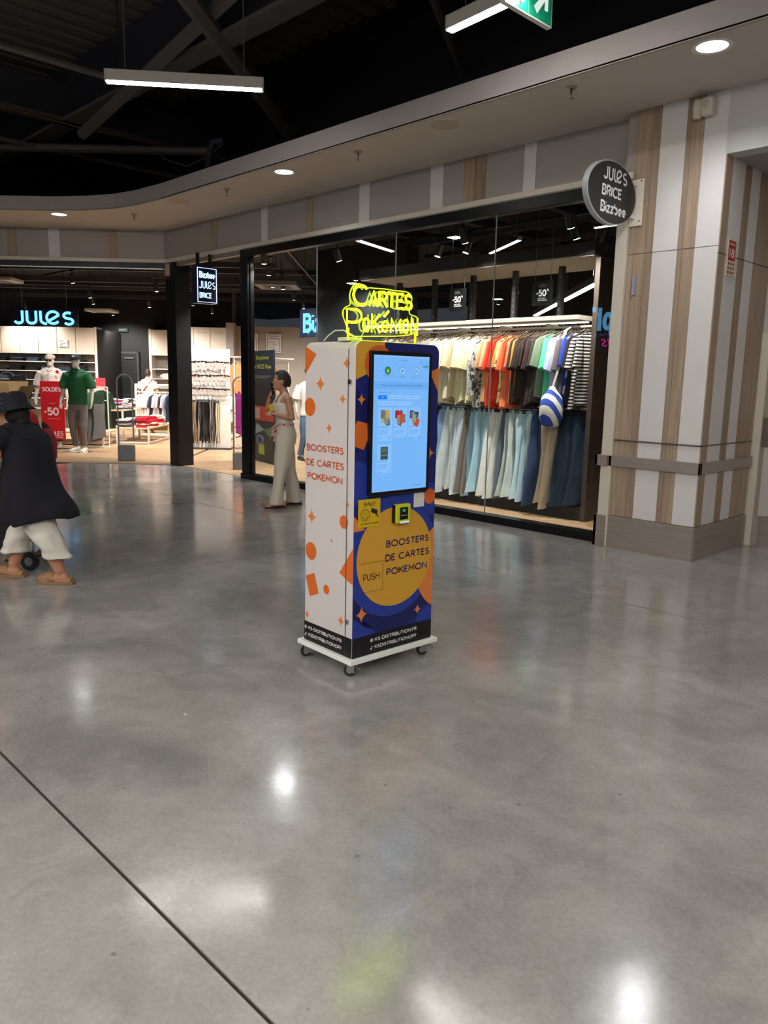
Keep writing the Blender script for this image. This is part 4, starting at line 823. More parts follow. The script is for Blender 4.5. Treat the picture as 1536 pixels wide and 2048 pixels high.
# seen through the doorway: sunglasses panel with belts
t=thing('accessory_panel','white freestanding accessory panel with rows of sunglasses and belts in the doorway','display',tuple(A(-.5,3.14)),A_R)
B().box(0,.98,0,.05,.03,2.13).build('panel',mat('#efe6de',.5,var=.02),t,bevel=.004); B().box(.02,.96,-.004,0,1.93,2.1).build('header',mat('#d9d4cf',.6),t)
B().box(-.0,1.0,-.2,.25,0,.03).build('foot',mat('#2a2a2a',.5),t)
for z in (1.86,1.58,1.30,1.06): B().tube([(.02,-.06,z),(.96,-.06,z)],.006,6).build('peg_rail',CHROME,t)
gb=B(); gb.tube([(-.055,0,0),(-.03,0,.012),(-.004,0,.004)],.022,6,flat=.5); gb.tube([(.055,0,0),(.03,0,.012),(.004,0,.004)],.022,6,flat=.5); gb.tube([(-.06,0,.01),(-.06,.07,0)],.004,5); gb.tube([(.06,0,.01),(.06,.07,0)],.004,5); gm=gb.mesh('sunglasses',mat('#ffffff',.3))
tb=B(); tb.box(-.03,.03,0,.002,-.12,-.02); tgm=tb.mesh('paper_tag',mat('#aaa19d',.7))
for r_,z in enumerate((1.84,1.56,1.28)):
    for k in range(12):
        P=A(-.5+.06+k*.08,3.14-.1,z+random.uniform(-.012,.012)); o=bpy.data.objects.new('sunglasses',gm); COL.objects.link(o); o.location=P; o.rotation_euler=(0,random.uniform(-.2,.2),A_R+random.uniform(-.3,.3)); setm(o,mat(['#141214','#3a211a','#1a1a1e','#5c3526'][k%4],.3))
        tag(o,['dark sunglasses in the top row of the accessory panel','dark sunglasses in the middle row of the accessory panel','dark sunglasses in the bottom row of the accessory panel'][r_],'sunglasses','sunglasses on the accessory panel'); g=bpy.data.objects.new('paper_tag',tgm); COL.objects.link(g); g.parent=o
bb=B(); bb.tube([(0,0,0),(.004,.01,-.02),(0,0,-.3),(.012,.01,-.6),(-.01,0,-.88)],[.014,.027,.026,.026,.02],6,flat=.25); bb.tube([(.02,.03,0),(.024,.03,-.3),(.02,.03,-.62),(.035,.03,-.92)],.024,6,flat=.25); bm_=bb.mesh('belt',mat('#ffffff',.5),60)
bk=B(); bk.box(-.022,.022,-.012,-.004,-.05,-.01); bkm=bk.mesh('buckle',CHROME)
for k in range(17):
    c=['#171414','#171414','#4a1f18','#1a1514','#b99f7c','#a88c68','#15131a','#171414','#1d1918','#2c2c33','#191616','#151213','#201d1b','#14181c','#171414','#d8c9ac','#d2c3a8'][k]
    P=A(-.5+.0+k*.047,3.14-.12,1.06); o=bpy.data.objects.new('belt',bm_); COL.objects.link(o); o.location=P; o.rotation_euler=(0,random.uniform(-.04,.04),A_R+random.uniform(-.4,.4)); setm(o,mat(c,.55)); tag(o,{'#b99f7c':'tan','#a88c68':'tan','#4a1f18':'oxblood','#d8c9ac':'cream','#d2c3a8':'cream'}.get(c,'black')+' belt hanging on the accessory panel','belt','belts on the accessory panel'); g=bpy.data.objects.new('buckle',bkm); COL.objects.link(g); g.parent=o
# rack with pink dresses right of it
t=thing('clothes_rack','white rack with pink and tan garments behind the right anti-theft gate','rack',tuple(A(.40,4.1)),A_R+.75)
B().box(0,1.5,-.25,.25,0,.05).build('base_rail',METALW,t)
for x in (0,1.5): B().tube([(x,0,0),(x,0,1.98)],.015,8).build('upright',METALW,t)
B().box(-.02,1.52,-.2,.2,1.98,2.01).build('top_shelf',SHELF,t); B().tube([(0,0,1.9),(1.5,0,1.9)],.013,8).build('hanging_rail',METALW,t); B().tube([(0,0,1.25),(1.5,0,1.25)],.013,8).build('hanging_rail',METALW,t)
dr=A_R+.75
for i in range(14):
    P=A(.40,4.1,1.9)+Vector((math.cos(dr),math.sin(dr),0))*(.06+i*.075); c=['#d9955c','#e0a06c','#d98f55','#1a1618','#d9955c','#cf8548','@bw','#e3a878'][i%8]
    hang_shirt(P.x,P.y,P.z,SPM.get(c) or C(c),dr+random.uniform(-.3,.3),random.randrange(4),'tan, black or striped top on the white rack behind the right gate','tops on the white rack',hm=HM2,sc=.8)
    P.z=1.25; c=['#8e2a80','#a22c90','#b83aa6','#a32f8e','#8a2474','#cf6fa8','#c24f78','#c9b2a0'][i%8]; o=bpy.data.objects.new('trousers',JM[i%4]); COL.objects.link(o); o.location=P; o.rotation_euler=(0,0,dr); o.scale=(1,1,.95); setm(o,Jm(c)); tag(o,'magenta, pink or beige trousers on the lower rail of the white rack','trousers','pink trousers on the white rack')
# wall cupboards and posters behind
t=thing('storage_cabinet','row of white overhead cupboards behind the accessory panel','cabinet',tuple(A(-1.77,7.7,2.1)),A_R)
for i in range(3): B().box(i*.44,i*.44+.43,0,.3,0,.75).build('door',IV,t,bevel=.004); B().box(i*.44+.1,i*.44+.33,-.02,0,.60,.615).build('handle',mat('#b9ada0',.4),t)
B().box(1.32,1.52,-.1,.3,-.0,.88).build('side_panel',mat('#a79d98',.6),t)
for i,(x,y,z) in enumerate([(-.10,8.15,2.22),(.54,8.15,2.22)]):
    t=thing('framed_notice',['white framed notice partly hidden by the black window post','white Chaussettes price notice with a red frame on the beige wall'][i],'poster',tuple(A(x,y,z)),A_R)
    B().box(0,.42,-.012,0,0,.52).build('sheet',mat('#e9e5e2',.6),t); b=B(); b.box(.04,.38,-.014,-.012,.04,.055); b.box(.04,.38,-.014,-.012,.385,.40); b.box(.04,.055,-.014,-.012,.04,.4); b.box(.365,.38,-.014,-.012,.04,.4); b.build('red_frame',mat('#c0453c',.6),t)
    text('Chaussettes',basis((.05,-.014,.44),(1,0,0),(0,0,1)),mat('#33302f',.6),t,.32,.05); text('la paire\n+ 1 offerte\n3 paires\n= 2 offertes',basis((.09,-.014,.09),(1,0,0),(0,0,1)),mat('#5a4a48',.6),t,.24,.24)
# left window pane: dark poster stand
t=thing('poster_stand','tall dark loyalty poster with yellow-green heading and badges behind the left pane','poster',(-12.22,8.53,.012),math.radians(-14)); t.scale=(2.3,1,1)
B().box(0,.46,0,.03,0,2.02).build('board',mat('#1a232e',.5,var=.03),t,bevel=.003)
YG=mat('#b6c14a',.6); f=lambda x,z:basis((x,-.002,z),(1,0,0),(0,0,1))
text('Explore',f(.10,1.84),YG,t,.26,.09,bold=.01); text('le BIZZ Pass',f(.05,1.70),YG,t,.36,.07,bold=.01)
text('Cumule des points a chaque achat\net profite de tes avantages',f(.06,1.52),mat('#b9bec4',.6),t,.34,.06)
B().box(.04,.42,-.003,0,1.26,1.40).build('dark_box',mat('#0f151d',.5),t); text('Rejoins-nous',f(.12,1.31),mat('#9aa2ac',.6),t,.2,.03)
B().box(.04,.42,-.003,0,1.04,1.23).build('dark_box',mat('#0f151d',.5),t); text('inscription gratuite\ntelecharge l application\nscanne et profite',f(.07,1.07),mat('#8f98a2',.6),t,.32,.13)
B().box(-.005,.465,-.004,0,.76,1.02).build('red_block',mat('#b5402f',.6),t); B().box(.03,.17,-.006,-.004,.79,.99).build('grey_patch',mat('#b0a09a',.6),t); text('Scanne\nrejoins\nle club\nBizz',f(.2,.80),mat('#e8d5cf',.6),t,.16,.17)
b=B(); b.prism([(.07,.50),(.27,.60),(.10,.70)],f(0,0),.002); b.build('pennant',mat('#8c9cab',.6),t); text('bizz',f(.10,.57),mat('#1a232e',.6),t,.09,.06)
b=B(); b.prism([(.24,.60),(.42,.66),(.40,.45)],f(0,0),.003); b.build('pennant',mat('#55764f',.6),t)
b=B(); b.prism(circ((.17,.40),.075,24,.09),f(0,0),.003); b.build('badge',mat('#8fa6c8',.6),t); b=B(); b.prism(circ((.17,.40),.06,24,.075),f(0,0),.0045); b.build('badge',mat('#2a3f66',.6),t)
text('CLUB',f(.125,.38),mat('#c9d5e6',.6),t,.09,.035)
B().box(.14,.26,-.003,0,.14,.32).build('green_tag',mat('#a3b545',.6),t); text('BIZZ',f(.16,.20),mat('#2f3a1c',.6),t,.08,.045)
# shelving behind the left pane
t=thing('storage_cabinet','pale shelving with caps and small goods behind the phoning woman','shelving',tuple(A(3.3,5.2)),A_R)
B().box(0,1.6,.0,.04,0,2.2).build('back_panel',mat('#8f7c66',.6),t); B().box(-.05,0,-.35,.04,0,2.3).build('side_panel',IV,t); B().box(1.6,1.65,-.35,.04,0,2.3).build('side_panel',mat('#3a2d24',.6),t)
for z in (.35,.75,1.15,1.55,1.9): B().box(0,1.6,-.33,0,z-.02,z).build('shelf',SHELF,t)
B().box(0,1.6,-.34,-.33,1.885,1.9).build('light_edge',mat('#fff4e0',em=1.2,key='le3'),t); B().box(0,1.6,-.35,0,0,.3).build('base',mat('#e6dfd8',.5),t)
cap=B(); cap.loft([ringh((0,0,z),r*1.1,r,16) for r,z in ((.09,0),(.092,.04),(.08,.085),(.045,.115),(.01,.122))]); capb=B(); capb.loft([ringh((.09,0,-.005+.0),.10,.075,16),ringh((.10,0,.004),.10,.075,16)])
cm=cap.mesh('cap',mat('#ffffff',.85),60); cbm=capb.mesh('cap_brim',mat('#25323f',.85),60)
k=0
for z in (1.55,1.15,.75):
    for x in (.15,.42,.69,.96,1.25):
        P=A(3.3+x,5.2-.18,z+.004); o=bpy.data.objects.new('cap',cm); COL.objects.link(o); o.location=P; o.rotation_euler=(0,0,A_R-1.6+random.uniform(-.3,.3)); setm(o,mat(['#24404a','#5a5048','#1e2a3c','#8a3a34','#c9c1b4'][k%5],.85)); k+=1
        tag(o,'baseball cap on the pale shelving behind the phoning woman','cap','caps on the pale shelving'); q=bpy.data.objects.new('cap_brim',cbm); COL.objects.link(q); q.parent=o
t=thing('display_plinth','white display plinth with a blue top behind the phoning woman','plinth',tuple(A(2.9,3.4)),A_R); B().box(0,1.1,0,.6,0,.62).build('body',mat('#e6dcd6',.5,var=.02),t,bevel=.004); B().box(-.01,1.11,-.01,.61,.62,.95).build('blue_top',mat('#1f3fc0',.5),t,bevel=.004)
# ================================================================== ANTI-THEFT GATES
def gate(x,y,rz,label):
    P=A(x,y); t=thing('security_gate',label,'security gate',tuple(P),rz); G=mat('#8d8f92',.35,.3,var=.03)
    b=B(); b.loft([[Vector((xx,yy*s,z)) for xx,yy in ((-.15,-.05),(.15,-.05),(.15,.05),(-.15,.05))] for z,s in ((0,1),(.2,1),(.30,.9))]); b.build('base',mat('#6c7075',.45),t,bevel=.02,smooth=40)
    pts=[(-.13,0,.3),(-.13,0,1.38)]+[(.13*math.cos(math.radians(a)),0,1.43+.13*math.sin(math.radians(a))) for a in range(180,-1,-20)]+[(.13,0,1.38),(.13,0,.42),(.11,0,.38),(-.09,0,.35),(-.11,0,.38)]
    B().tube(pts[:-3],.014,8).build('loop_tube',G,t,smooth=60); B().tube([(.13,0,.42),(.11,0,.385),(-.09,0,.365),(-.115,0,.38)],.010,8).build('inner_tube',G,t,smooth=60)
    for z in (.95,.72): B().tube([(-.13,0,z),(.13,0,z)],.008,6).build('crossbar',mat('#55585c',.4,.3),t)
    B().box(-.115,.115,-.004,.004,1.22,1.5).build('acrylic_panel',glassmat('acryl',(.85,.87,.88),1.3),t)
gate(-.90,.42,A_R+.15,'slim grey anti-theft gate standing free left of the black post'); gate(1.36,-.58,A_R+.15,'grey anti-theft gate with crossbars right before the window post'); gate(-3.0,.46,A_R+.15,'grey anti-theft gate behind the cardboard box')
# ================================================================== SALE SIGN
t=thing('sale_sign','red SOLDES sale board with white -50% on a black stand','sign',tuple(A(-3.05,2.48)),A_R-.02)
B().box(-.24,.24,-.012,.012,.20,1.39).build('board',RED,t,bevel=.002); B().box(-.22,.3,-.13,.13,0,.014).build('foot',BLACK,t); B().box(-.02,.02,0,.03,.014,.4).build('stem',BLACK,t)
f=lambda x,z:basis((x,-.0135,z),(1,0,0),(0,0,1))
PKW=mat('#fbe3e3',.6)
text('SOLDES',f(-.195,1.18),PKW,t,.385,.09,bold=.012); text('JUSQU’À',f(-.07,.93),PKW,t,.13,.025); text('-50',f(-.19,.69),PKW,t,.32,.17,bold=.01); text('%',f(.13,.83),PKW,t,.075,.07,bold=.01); B().box(-.12,.15,-.0145,-.013,.625,.63).build('rule',PKW,t)
text('JULES',f(-.10,.28),PKW,t,.30,.09,bold=.01); text('BRICE BIZZBEE',f(-.05,.235),PKW,t,.25,.022)
# ================================================================== VENDING KIOSK
Q=.913; KW,KD=.5826,.4227
kz=lambda z:1.55+Q*(z-1.55)
K=thing('vending_kiosk','white and navy touch-screen card vending kiosk on casters with yellow neon on top','vending machine',(-2.8594,2.6108,0),math.radians(87.118))
KWH=mat('#d6cfce',.35,var=.01); NAVY=mat('#1a2470',.35,var=.02); NAVY2=mat('#263b9c',.35,var=.02); NAVY3=mat('#141a5c',.35,var=.02); ORA=mat('#dc6c24',.4,var=.02); ORB=mat('#e2853f',.4,var=.02); ORC=mat('#d8642e',.4,var=.02); YEL=mat('#d9a236',.4,var=.02); KBL=mat('#0d0c10',.4,var=.02); ORTX=mat('#d45a26',.4,var=.01)
ZT,ZB=1.740,.101; rr=.045
prof=lambda x0,x1:[(x0,ZB),(x1,ZB)]+arc(x1-rr,ZT-rr,rr,0,90,8)+arc(x0+rr,ZT-rr,rr,90,180,8)
MX=lambda y:Matrix(((1,0,0,0),(0,0,-1,y),(0,1,0,0),(0,0,0,1)))      # (x,z) polygon into the xz plane at y, thickness towards -y
B().prism(prof(0,KW),MX(KD),KD-.057).build('cabinet',KWH,K,bevel=.008,smooth=40)
B().prism(prof(0,KW),MX(.054),.0536).build('front_door',KWH,K,bevel=.003,smooth=40)
B().box(-.0286,KW+.0286,-.0286,KD+.0286,.0753,ZB).build('platform',mat('#f1f3ee',.4,var=.01),K,bevel=.003)
rawprof=[(0.001,-.037),(.637,-.037)]+[( x/Q,1.55+(z-1.55)/Q) for x,z in arc(KW-.001-rr,ZT-.001-rr,rr,0,90,8)+arc(.001+rr,ZT-.001-rr,rr,90,180,8)]
rawL=[(.001,-.037),(.462,-.037)]+[(d/Q,1.55+(z-1.55)/Q) for d,z in arc(KD-.001-.03,ZT-.045,.03,0,90,6)]+[(.001,1.712)]
def front(poly,m,lay,name='print',parent=K):
    p=clip(poly,rawprof)
    if len(p)>2: return B().add([(a*Q,-.0003-.0006*lay,kz(c)) for a,c in p],[tuple(range(len(p)))]).build(name,m,parent)
def left(poly,m,lay,name='print'):
    if sum((poly[i][0]*poly[(i+1)%len(poly)][1]-poly[(i+1)%len(poly)][0]*poly[i][1]) for i in range(len(poly)))<0: poly=poly[::-1]
    p=clip(poly,rawL)
    if len(p)>2: return B().add([(-.0003-.0006*lay,a*Q,kz(c)) for a,c in p],[tuple(range(len(p)))[::-1]]).build(name,m,K)
def ft(s,x,z,w,h,m,lay=6,bold=.008,parent=K,**k): return text(s,basis((x*Q,-.0003-.0006*lay,kz(z)),(1,0,0),(0,0,1)),m,parent,w*Q,h*Q,bold=bold,**k)
def lt(s,d,z,w,h,m,lay=6,bold=.008): return text(s,basis((-.0003-.0006*lay,d*Q,kz(z)),(0,-1,0),(0,0,1)),m,K,w*Q,h*Q,bold=bold)
ccw=lambda p:p
front([(0,-.05),(.64,-.05),(.64,1.8),(0,1.8)],NAVY,0)
front(circ((.62,1.05),.30,48),NAVY2,1); front(circ((.66,1.22),.28,48),NAVY,2)
front(circ((-.08,1.32),.20,40),NAVY3,1); front(circ((.02,.98),.12,40),NAVY2,1)
front(circ((.30,.48),.40,60),NAVY3,2); front(circ((.30,.53),.36,64),NAVY2,3)
front(circ((.02,.03),.16,40),NAVY2,2); front(circ((.62,.05),.13,40),NAVY2,2)
front(circ((.78,.42),.287,64),ORB,4); front(circ((.32,.527),.298,72),YEL,5)
front([(-.01,1.545),(.09,1.585),(.2,1.65),(.24,1.70),(.205,1.735),(.21,1.8),(-.01,1.8)],YEL,3)
front(circ((.165,1.635),.104,40),ORC,4)
front([(.647,1.631),(.562,1.602),(.646,1.471)],ORB,3); front(star((.042,1.443),.03,.034),ORB,4); front(star((.575,1.125),.043,.052),ORB,4)
front([(.015,1.328),(-.003,1.299),(-.001,1.187),(.064,1.165),(.095,1.227),(.086,1.311)],ORA,4)
front(circ((.592,.863),.047,32),ORC,4); front([(0,.800),(0,.706),(.084,.712),(.034,.762)],ORB,4)
front(star((.065,.218),.043,.05),ORB,5); front(star((.514,.168),.029,.034),ORB,5)
front([(0,-.05),(.64,-.05),(.64,.083),(0,.083)],KBL,5,'base_band')
NT=mat('#1b1458',.4,var=.01)
ft('BOOSTERS',.244,.588,.35,.042,NT); ft('DE CARTES',.240,.504,.36,.043,NT); ft('POKEMON',.250,.419,.335,.043,NT)
WT=mat('#e8e4e2',.5,var=.01)
def icons(fn,fx,sgn,z1,z2):
    fn(circ((fx,z1+.010),.011,20),WT,6,'icon'); 
    for a in (-.005,0.005): fn([(fx+a-.0006,z1+.001),(fx+a+.0006,z1+.001),(fx+a+.0006,z1+.019),(fx+a-.0006,z1+.019)],KBL,7,'icon')
    fn([(fx-.01,z1+.0094),(fx+.01,z1+.0094),(fx+.01,z1+.0106),(fx-.01,z1+.0106)],KBL,7,'icon')
    fn(circ((fx-.003*sgn,z2+.005),.006,14),WT,6,'icon'); fn([(fx+.001*sgn-.0012,z2+.005),(fx+.001*sgn+.0018,z2+.005),(fx+.001*sgn+.0018,z2+.021),(fx+.001*sgn-.0012,z2+.021)],WT,6,'icon')
    fn([(min(fx,fx+.011*sgn),z2+.015),(max(fx,fx+.011*sgn),z2+.014),(max(fx,fx+.011*sgn),z2+.018),(min(fx,fx+.011*sgn),z2+.021)],WT,6,'icon')
icons(front,.146,1,.037,-.010)
ft('KS-DISTRIBUTION.FR',.170,.036,.341,.023,WT); ft('KSDISTRIBUTIONOFF',.170,-.008,.342,.022,WT)
# pick-up flap
b=B(); zz=[kz(.343),kz(.516)]; xx=[.055*Q,.224*Q]
b.box(xx[0],xx[1],-.0042,-.003,zz[0],zz[0]+.0018); b.box(xx[0],xx[1],-.0042,-.003,zz[1]-.0018,zz[1]); b.box(xx[1]-.0018,xx[1],-.0042,-.003,*zz); b.build('flap_gap',mat('#5c4218',.6),K)
ft('PUSH',.073,.411,.124,.042,KBL,6,.0)
# left side prints
left([(.47,1.74),(.353,1.688),(.47,1.56)],ORA,1)
for c,a,e in [((.076,1.637),.037,.037),((.314,1.522),.043,.045),((.108,1.441),.03,.031),((.229,1.275),.029,.031),((.391,.74),.043,.045),((.05,.856),.018,.018),((.198,.627),.016,.016),((.434,.126),.026,.027),((.103,.167),.031,.036)]: left(star(c,a,e),ORB,1)
for c,r in [((.414,1.387),.053),((.085,.753),.039),((.397,.53),.054),((.243,.324),.029)]: left(circ(c,r,32),ORA,1)
left([(0,.615),(.122,.451),(0,.400)],ORA,1); left([(.452,.368),(.362,.400),(.318,.283),(.406,.247)],ORA,1)
left([(0,-.05),(.47,-.05),(.47,.083),(0,.083)],KBL,2,'base_band')
lt('BOOSTERS',.440,1.133,.345,.040,ORTX,3); lt('DE CARTES',.443,1.045,.352,.041,ORTX,3); lt('POKEMON',.432,.964,.329,.041,ORTX,3)
lt('KS-DISTRIBUTION.FR',.420,.036,.327,.022,WT,3); lt('KSDISTRIBUTIONOFF',.420,-.008,.330,.022,WT,3)
icons(left,.444,-1,.037,-.010)
B().box(-.0026,-.0006,.0535,.0565,ZB,1.70).build('door_gap',mat('#3c3a3c',.7),K)
for z in (1.537,.178):
    t=B().tube([(0,.041*Q,kz(z)),(-.010,.041*Q,kz(z))],.0125,16).build('lock',CHROME,K,smooth=40); B().box(-.0105,-.0101,.041*Q-.001,.041*Q+.001,kz(z)-.006,kz(z)+.006).build('keyhole',BLACK,t)
# screen
s0,s1_,v0,v1=.090*Q,.557*Q,kz(.908),kz(1.708)
SCR=B().box(s0,s1_,-.024,-.003,v0,v1).build('screen_housing',mat('#120e0d',.3),K,bevel=.002)
d0,d1,e0,e1=.107*Q,.532*Q,kz(.925),kz(1.686)
def disp(): pass
EM=lambda h,e=1.0:mat(h,em=e,key='em'+h+str(e))
B().box(d0,d1,-.0245,-.0241,e0,e1).build('display',mat('#78b5f7',rough=.12,em=1.0,key='display'),SCR)
U=lambda u:d0+(d1-d0)*u; V=lambda v:e1-(e1-e0)*v
def ui(u0,u1,v0_,v1_,h,lay=1): return B().add([(U(u0),-.0246-.0003*lay,V(v1_)),(U(u1),-.0246-.0003*lay,V(v1_)),(U(u1),-.0246-.0003*lay,V(v0_)),(U(u0),-.0246-.0003*lay,V(v0_))],[(0,1,2,3)]).build('ui_tile',EM(h),SCR)
def uc(u,v,r,h,lay=1): 
    p=circ((U(u),V(v)),r,24); return B().add([(a,-.0246-.0003*lay,c) for a,c in p],[tuple(range(24))]).build('ui_icon',EM(h),SCR)
def ut(s,u,v,w,h,c='#2b5596',lay=3,bold=0): return text(s,basis((U(u),-.0246-.0003*lay,V(v)),(1,0,0),(0,0,1)),EM(c),SCR,w*(d1-d0),h*(e1-e0),bold=bold)
ui(0,1,.19,.245,'#6cabf0'); ui(.0,1,0,.012,'#84bffb'); ut('Carte Pokémon',.43,.036,.16,.009); ut('Bonjour   FR - EN',.82,.048,.17,.008); 
ui(.885,.99,.066,.083,'#3b8f88'); ut('Accueil',.90,.079,.07,.008,'#9fd6d8')
for u,c in ((.24,'#2c7d4a'),(.50,'#8fc6fb'),(.755,'#8fc6fb')):
    uc(u,.11,.0215,'#4a7cc0',1); uc(u,.11,.0195,c,2)
B().add([(U(.24)+x,-.0260,V(.11)+z) for x,z in ((-.008,-.009),(.008,-.009),(.005,.004),(0,.010),(-.005,.004))],[(0,1,2,3,4)]).build('ui_icon',EM('#a8cf6a'),SCR)
for u in (.50,.755):
    for k in range(3): B().add([(U(u)+x-.008+.006*k,-.0260,V(.11)+z) for x,z in ((0,-.010+.004*k),(.004,-.010+.004*k),(.004,.008-.002*k),(0,.008-.002*k))],[(0,1,2,3)]).build('ui_icon',EM('#4a6ea0'),SCR)
ut('1. Sélectionner produit',.12,.152,.24,.0085); ut('2. Paiement',.44,.155,.13,.0085); ut('3. Récupérer produit',.655,.157,.21,.0085)
ut('Achetez vos cartes Pokémon en toute simplicité',.13,.226,.74,.017)
ut('Sélectionnez un produit',.085,.272,.24,.009)
ui(.08,.235,.288,.317,'#1677f2',2); ut('Tout',.13,.306,.05,.009,'#bfe0ff')
for a,c,v,s in ((.26,.53,.289,'Carte Pokémon à l’unité'),(.55,.84,.291,'Booster Mystère Premium'),(.08,.385,.334,'Booster Premium Pokémon'),(.41,.68,.336,'Carte Mystère Premium')):
    ui(a,c,v,v+.025,'#93c8fd',2); ut(s,a+.015,v+.017,c-a-.03,.009)
rnd=random.Random(4)
for ci,(a,c,v0_,v1_) in enumerate(((.08,.335,.375,.625),(.365,.605,.378,.605),(.635,.865,.38,.605),(.08,.335,.645,.862))):
    ui(a,c,v0_,v1_,'#86c0fc',1)
    if ci<3:
        pal=[['#5d5648','#9b8f6e','#7d8a76','#b3a05a','#6f6a7a'],['#b4202c','#7a4a4a','#8d8a7a','#c05030','#6b7686'],['#4a4350','#8a9688','#a3a06e','#b05048','#6f7f8f']][ci]
        for k in range(9):
            u=a+.06+rnd.uniform(0,.10); v=v0_+.025+rnd.uniform(0,.07); an=rnd.uniform(-.35,.35); w_,h_=.0135,.021
            if k==0: u=a+.035+(.03 if ci==0 else 0); v=v0_+.03; an=0
            cx,cz=U(u+.02),V(v+.02); P=[(cx+x*math.cos(an)-z*math.sin(an),-.0252-.00025*k,cz+x*math.sin(an)+z*math.cos(an)) for x,z in ((-w_,-h_),(w_,-h_),(w_,h_),(-w_,h_))]
            B().add(P,[(0,1,2,3)]).build('ui_picture',EM(pal[0] if k==0 else pal[k%5]),SCR)
    else:
        ui(a+.06,a+.19,v0_+.02,v0_+.115,'#3c5050',2); ui(a+.075,a+.175,v0_+.03,v0_+.06,'#56685f',3); ui(a+.07,a+.18,v0_+.08,v0_+.085,'#8a8f80',3)
    vb=v0_+(.14 if ci<3 else .125)
    ut(['Carte Pokémon unité','Booster Mystère','Mystère Premium','Pack Mystère noir'][ci],a+.01,vb+.008,.18,.010,'#2b4f8c')
    ut('Une carte tirée\nau hasard parmi\nla sélection du\nmois en cours',a+.01,vb+.06,.17,.038,'#4d82c4')
    ut('5,00 €',a+.01,vb+.088,.06,.008,'#2b4f8c'); uc(a+.21,vb+.084,.005,'#5a94dc',2)
ut('KS Distribution',.72,.975,.2,.008)
B().box(s0+.02,s1_-.02,-.026,-.012,v0-.004,v0).build('speaker_slot',mat('#241a14',.5),SCR)
# stickers
def plate(x0,x1,z0,z1,m,name,th=.003): return B().box(x0*Q,x1*Q,-.003-th,-.003,kz(z0),kz(z1)).build(name,m,K,bevel=.001)
t=plate(.029,.192,.727,.887,mat('#d9b51c',.4,var=.01),'camera_notice')
fx=lambda x,z:basis((x*Q,-.0064,kz(z)),(1,0,0),(0,0,1)); INK=mat('#2b2208',.5)
text('SMILE!',fx(.065,.848),INK,t,.088*Q,.022*Q,bold=.006); text('YOU ARE ON CAMERA',fx(.042,.742),INK,t,.138*Q,.010*Q,bold=.01)
b=B(); cxx,czz=.078*Q,kz(.797)
b.tube([(cxx+.029*math.cos(a),-.0066,czz+.029*math.sin(a)) for a in [2*PI*i/28 for i in range(28)]],.0012,5,loop=True); b.tube([(cxx+.017*math.cos(a),-.0066,czz-.002+.017*math.sin(a)) for a in [PI+PI*i/12 for i in range(13)]],.0014,5)
for s in (-1,1): b.add([(cxx+s*.009+.0028*math.cos(a),-.0066,czz+.009+.0045*math.sin(a)) for a in [2*PI*i/12 for i in range(12)]],[tuple(range(12))])
b.build('smiley',INK,t)
b=B(); M0=basis((.148*Q,-.0066,kz(.81)),(1,0,0),(0,0,1)); an=-.35; rt=lambda p:(p[0]*math.cos(an)-p[1]*math.sin(an),p[0]*math.sin(an)+p[1]*math.cos(an))
b.prism([rt(p) for p in ((-.026,-.007),(.018,-.009),(.020,.010),(-.024,.010))],M0,.0004); b.prism([rt(p) for p in ((-.030,.010),(.016,.011),(.014,.016),(-.030,.015))],M0,.0004); b.prism([(.012,-.022),(.018,-.022),(.018,-.008),(.012,-.008)],M0,.0004); b.prism([(.018,-.022),(.026,-.022),(.026,-.026),(.018,-.026)],M0,.0004); b.prism([(.023,-.030),(.026,-.030),(.026,-.018),(.023,-.018)],M0,.0004); b.build('camera_symbol',INK,t)
plate(.458,.545,.806,.892,mat('#dedcd8',.5,var=.01),'blank_sticker',.001)
# card reader
x0,x1,z0,z1=.288*Q,.404*Q,kz(.730),kz(.840); YB=mat('#cfd21e',.4,var=.02)
RD=B(); RD.box(x0,x1,-.034,-.003,z0,z1); RD=RD.build('card_reader',YB,K,bevel=.005,smooth=40)
B().box(x0-.003,x0,-.028,-.003,z0+.002,z1-.002).build('reader_gasket',BLACK,RD); B().box(x0+.026,x0+.085,-.0365,-.034,z0+.018,z1-.016).build('reader_window',mat('#0a0b10',.2),RD,bevel=.002)
cx,cz=x0+.055,z0+.060
for k in range(3): B().tube([(cx+(.006+.006*k)*math.cos(a),-.037,cz-.004+(.006+.006*k)*math.sin(a)) for a in [PI*.25+PI*.5*i/8 for i in range(9)]],.0009,5).build('contactless_symbol',mat('#6fe0b0',em=1,key='ctl'),RD)
B().box(x0+.036,x0+.075,-.037,-.0366,z0+.040,z0+.0425).build('reader_text_line',mat('#d8dade',.5),RD); B().box(x0+.03,x0+.09,-.040,-.034,z0+.0,z0+.008).build('reader_slot',mat('#d7e8ff',em=.8,key='rslot'),RD)
# casters
def caster(x,y,a):
    t=B(); t.box(-.024,.024,-.024,.024,.068,.0753); t.box(-.016,-.012,-.012,.03,.022,.068); t.box(.012,.016,-.012,.03,.022,.068)
    o=t.build('caster',mat('#9a9b9c',.3,.9,var=.03),K,bevel=.001,loc=(x,y,0),rot=(0,0,a))
    B().tube([(-.010,.018,.031),(.010,.018,.031)],.031,20).build('wheel',mat('#1c1c1e',.5),o,smooth=40); B().tube([(-.0125,.018,.031),(.0125,.018,.031)],.015,14).build('wheel_hub',mat('#b7b8ba',.3,.6),o,smooth=40)
    B().cb((0,-.03,.05),(.02,.035,.006),Matrix.Rotation(.4,3,'X')).build('brake_lever',mat('#8a8b8c',.35,.8),o)
for x,y,a in ((.02,.012,.6),(.02,KD-.02,1.0),(KW-.03,.012,.9),(KW-.03,KD-.02,.3)): caster(x,y,a)
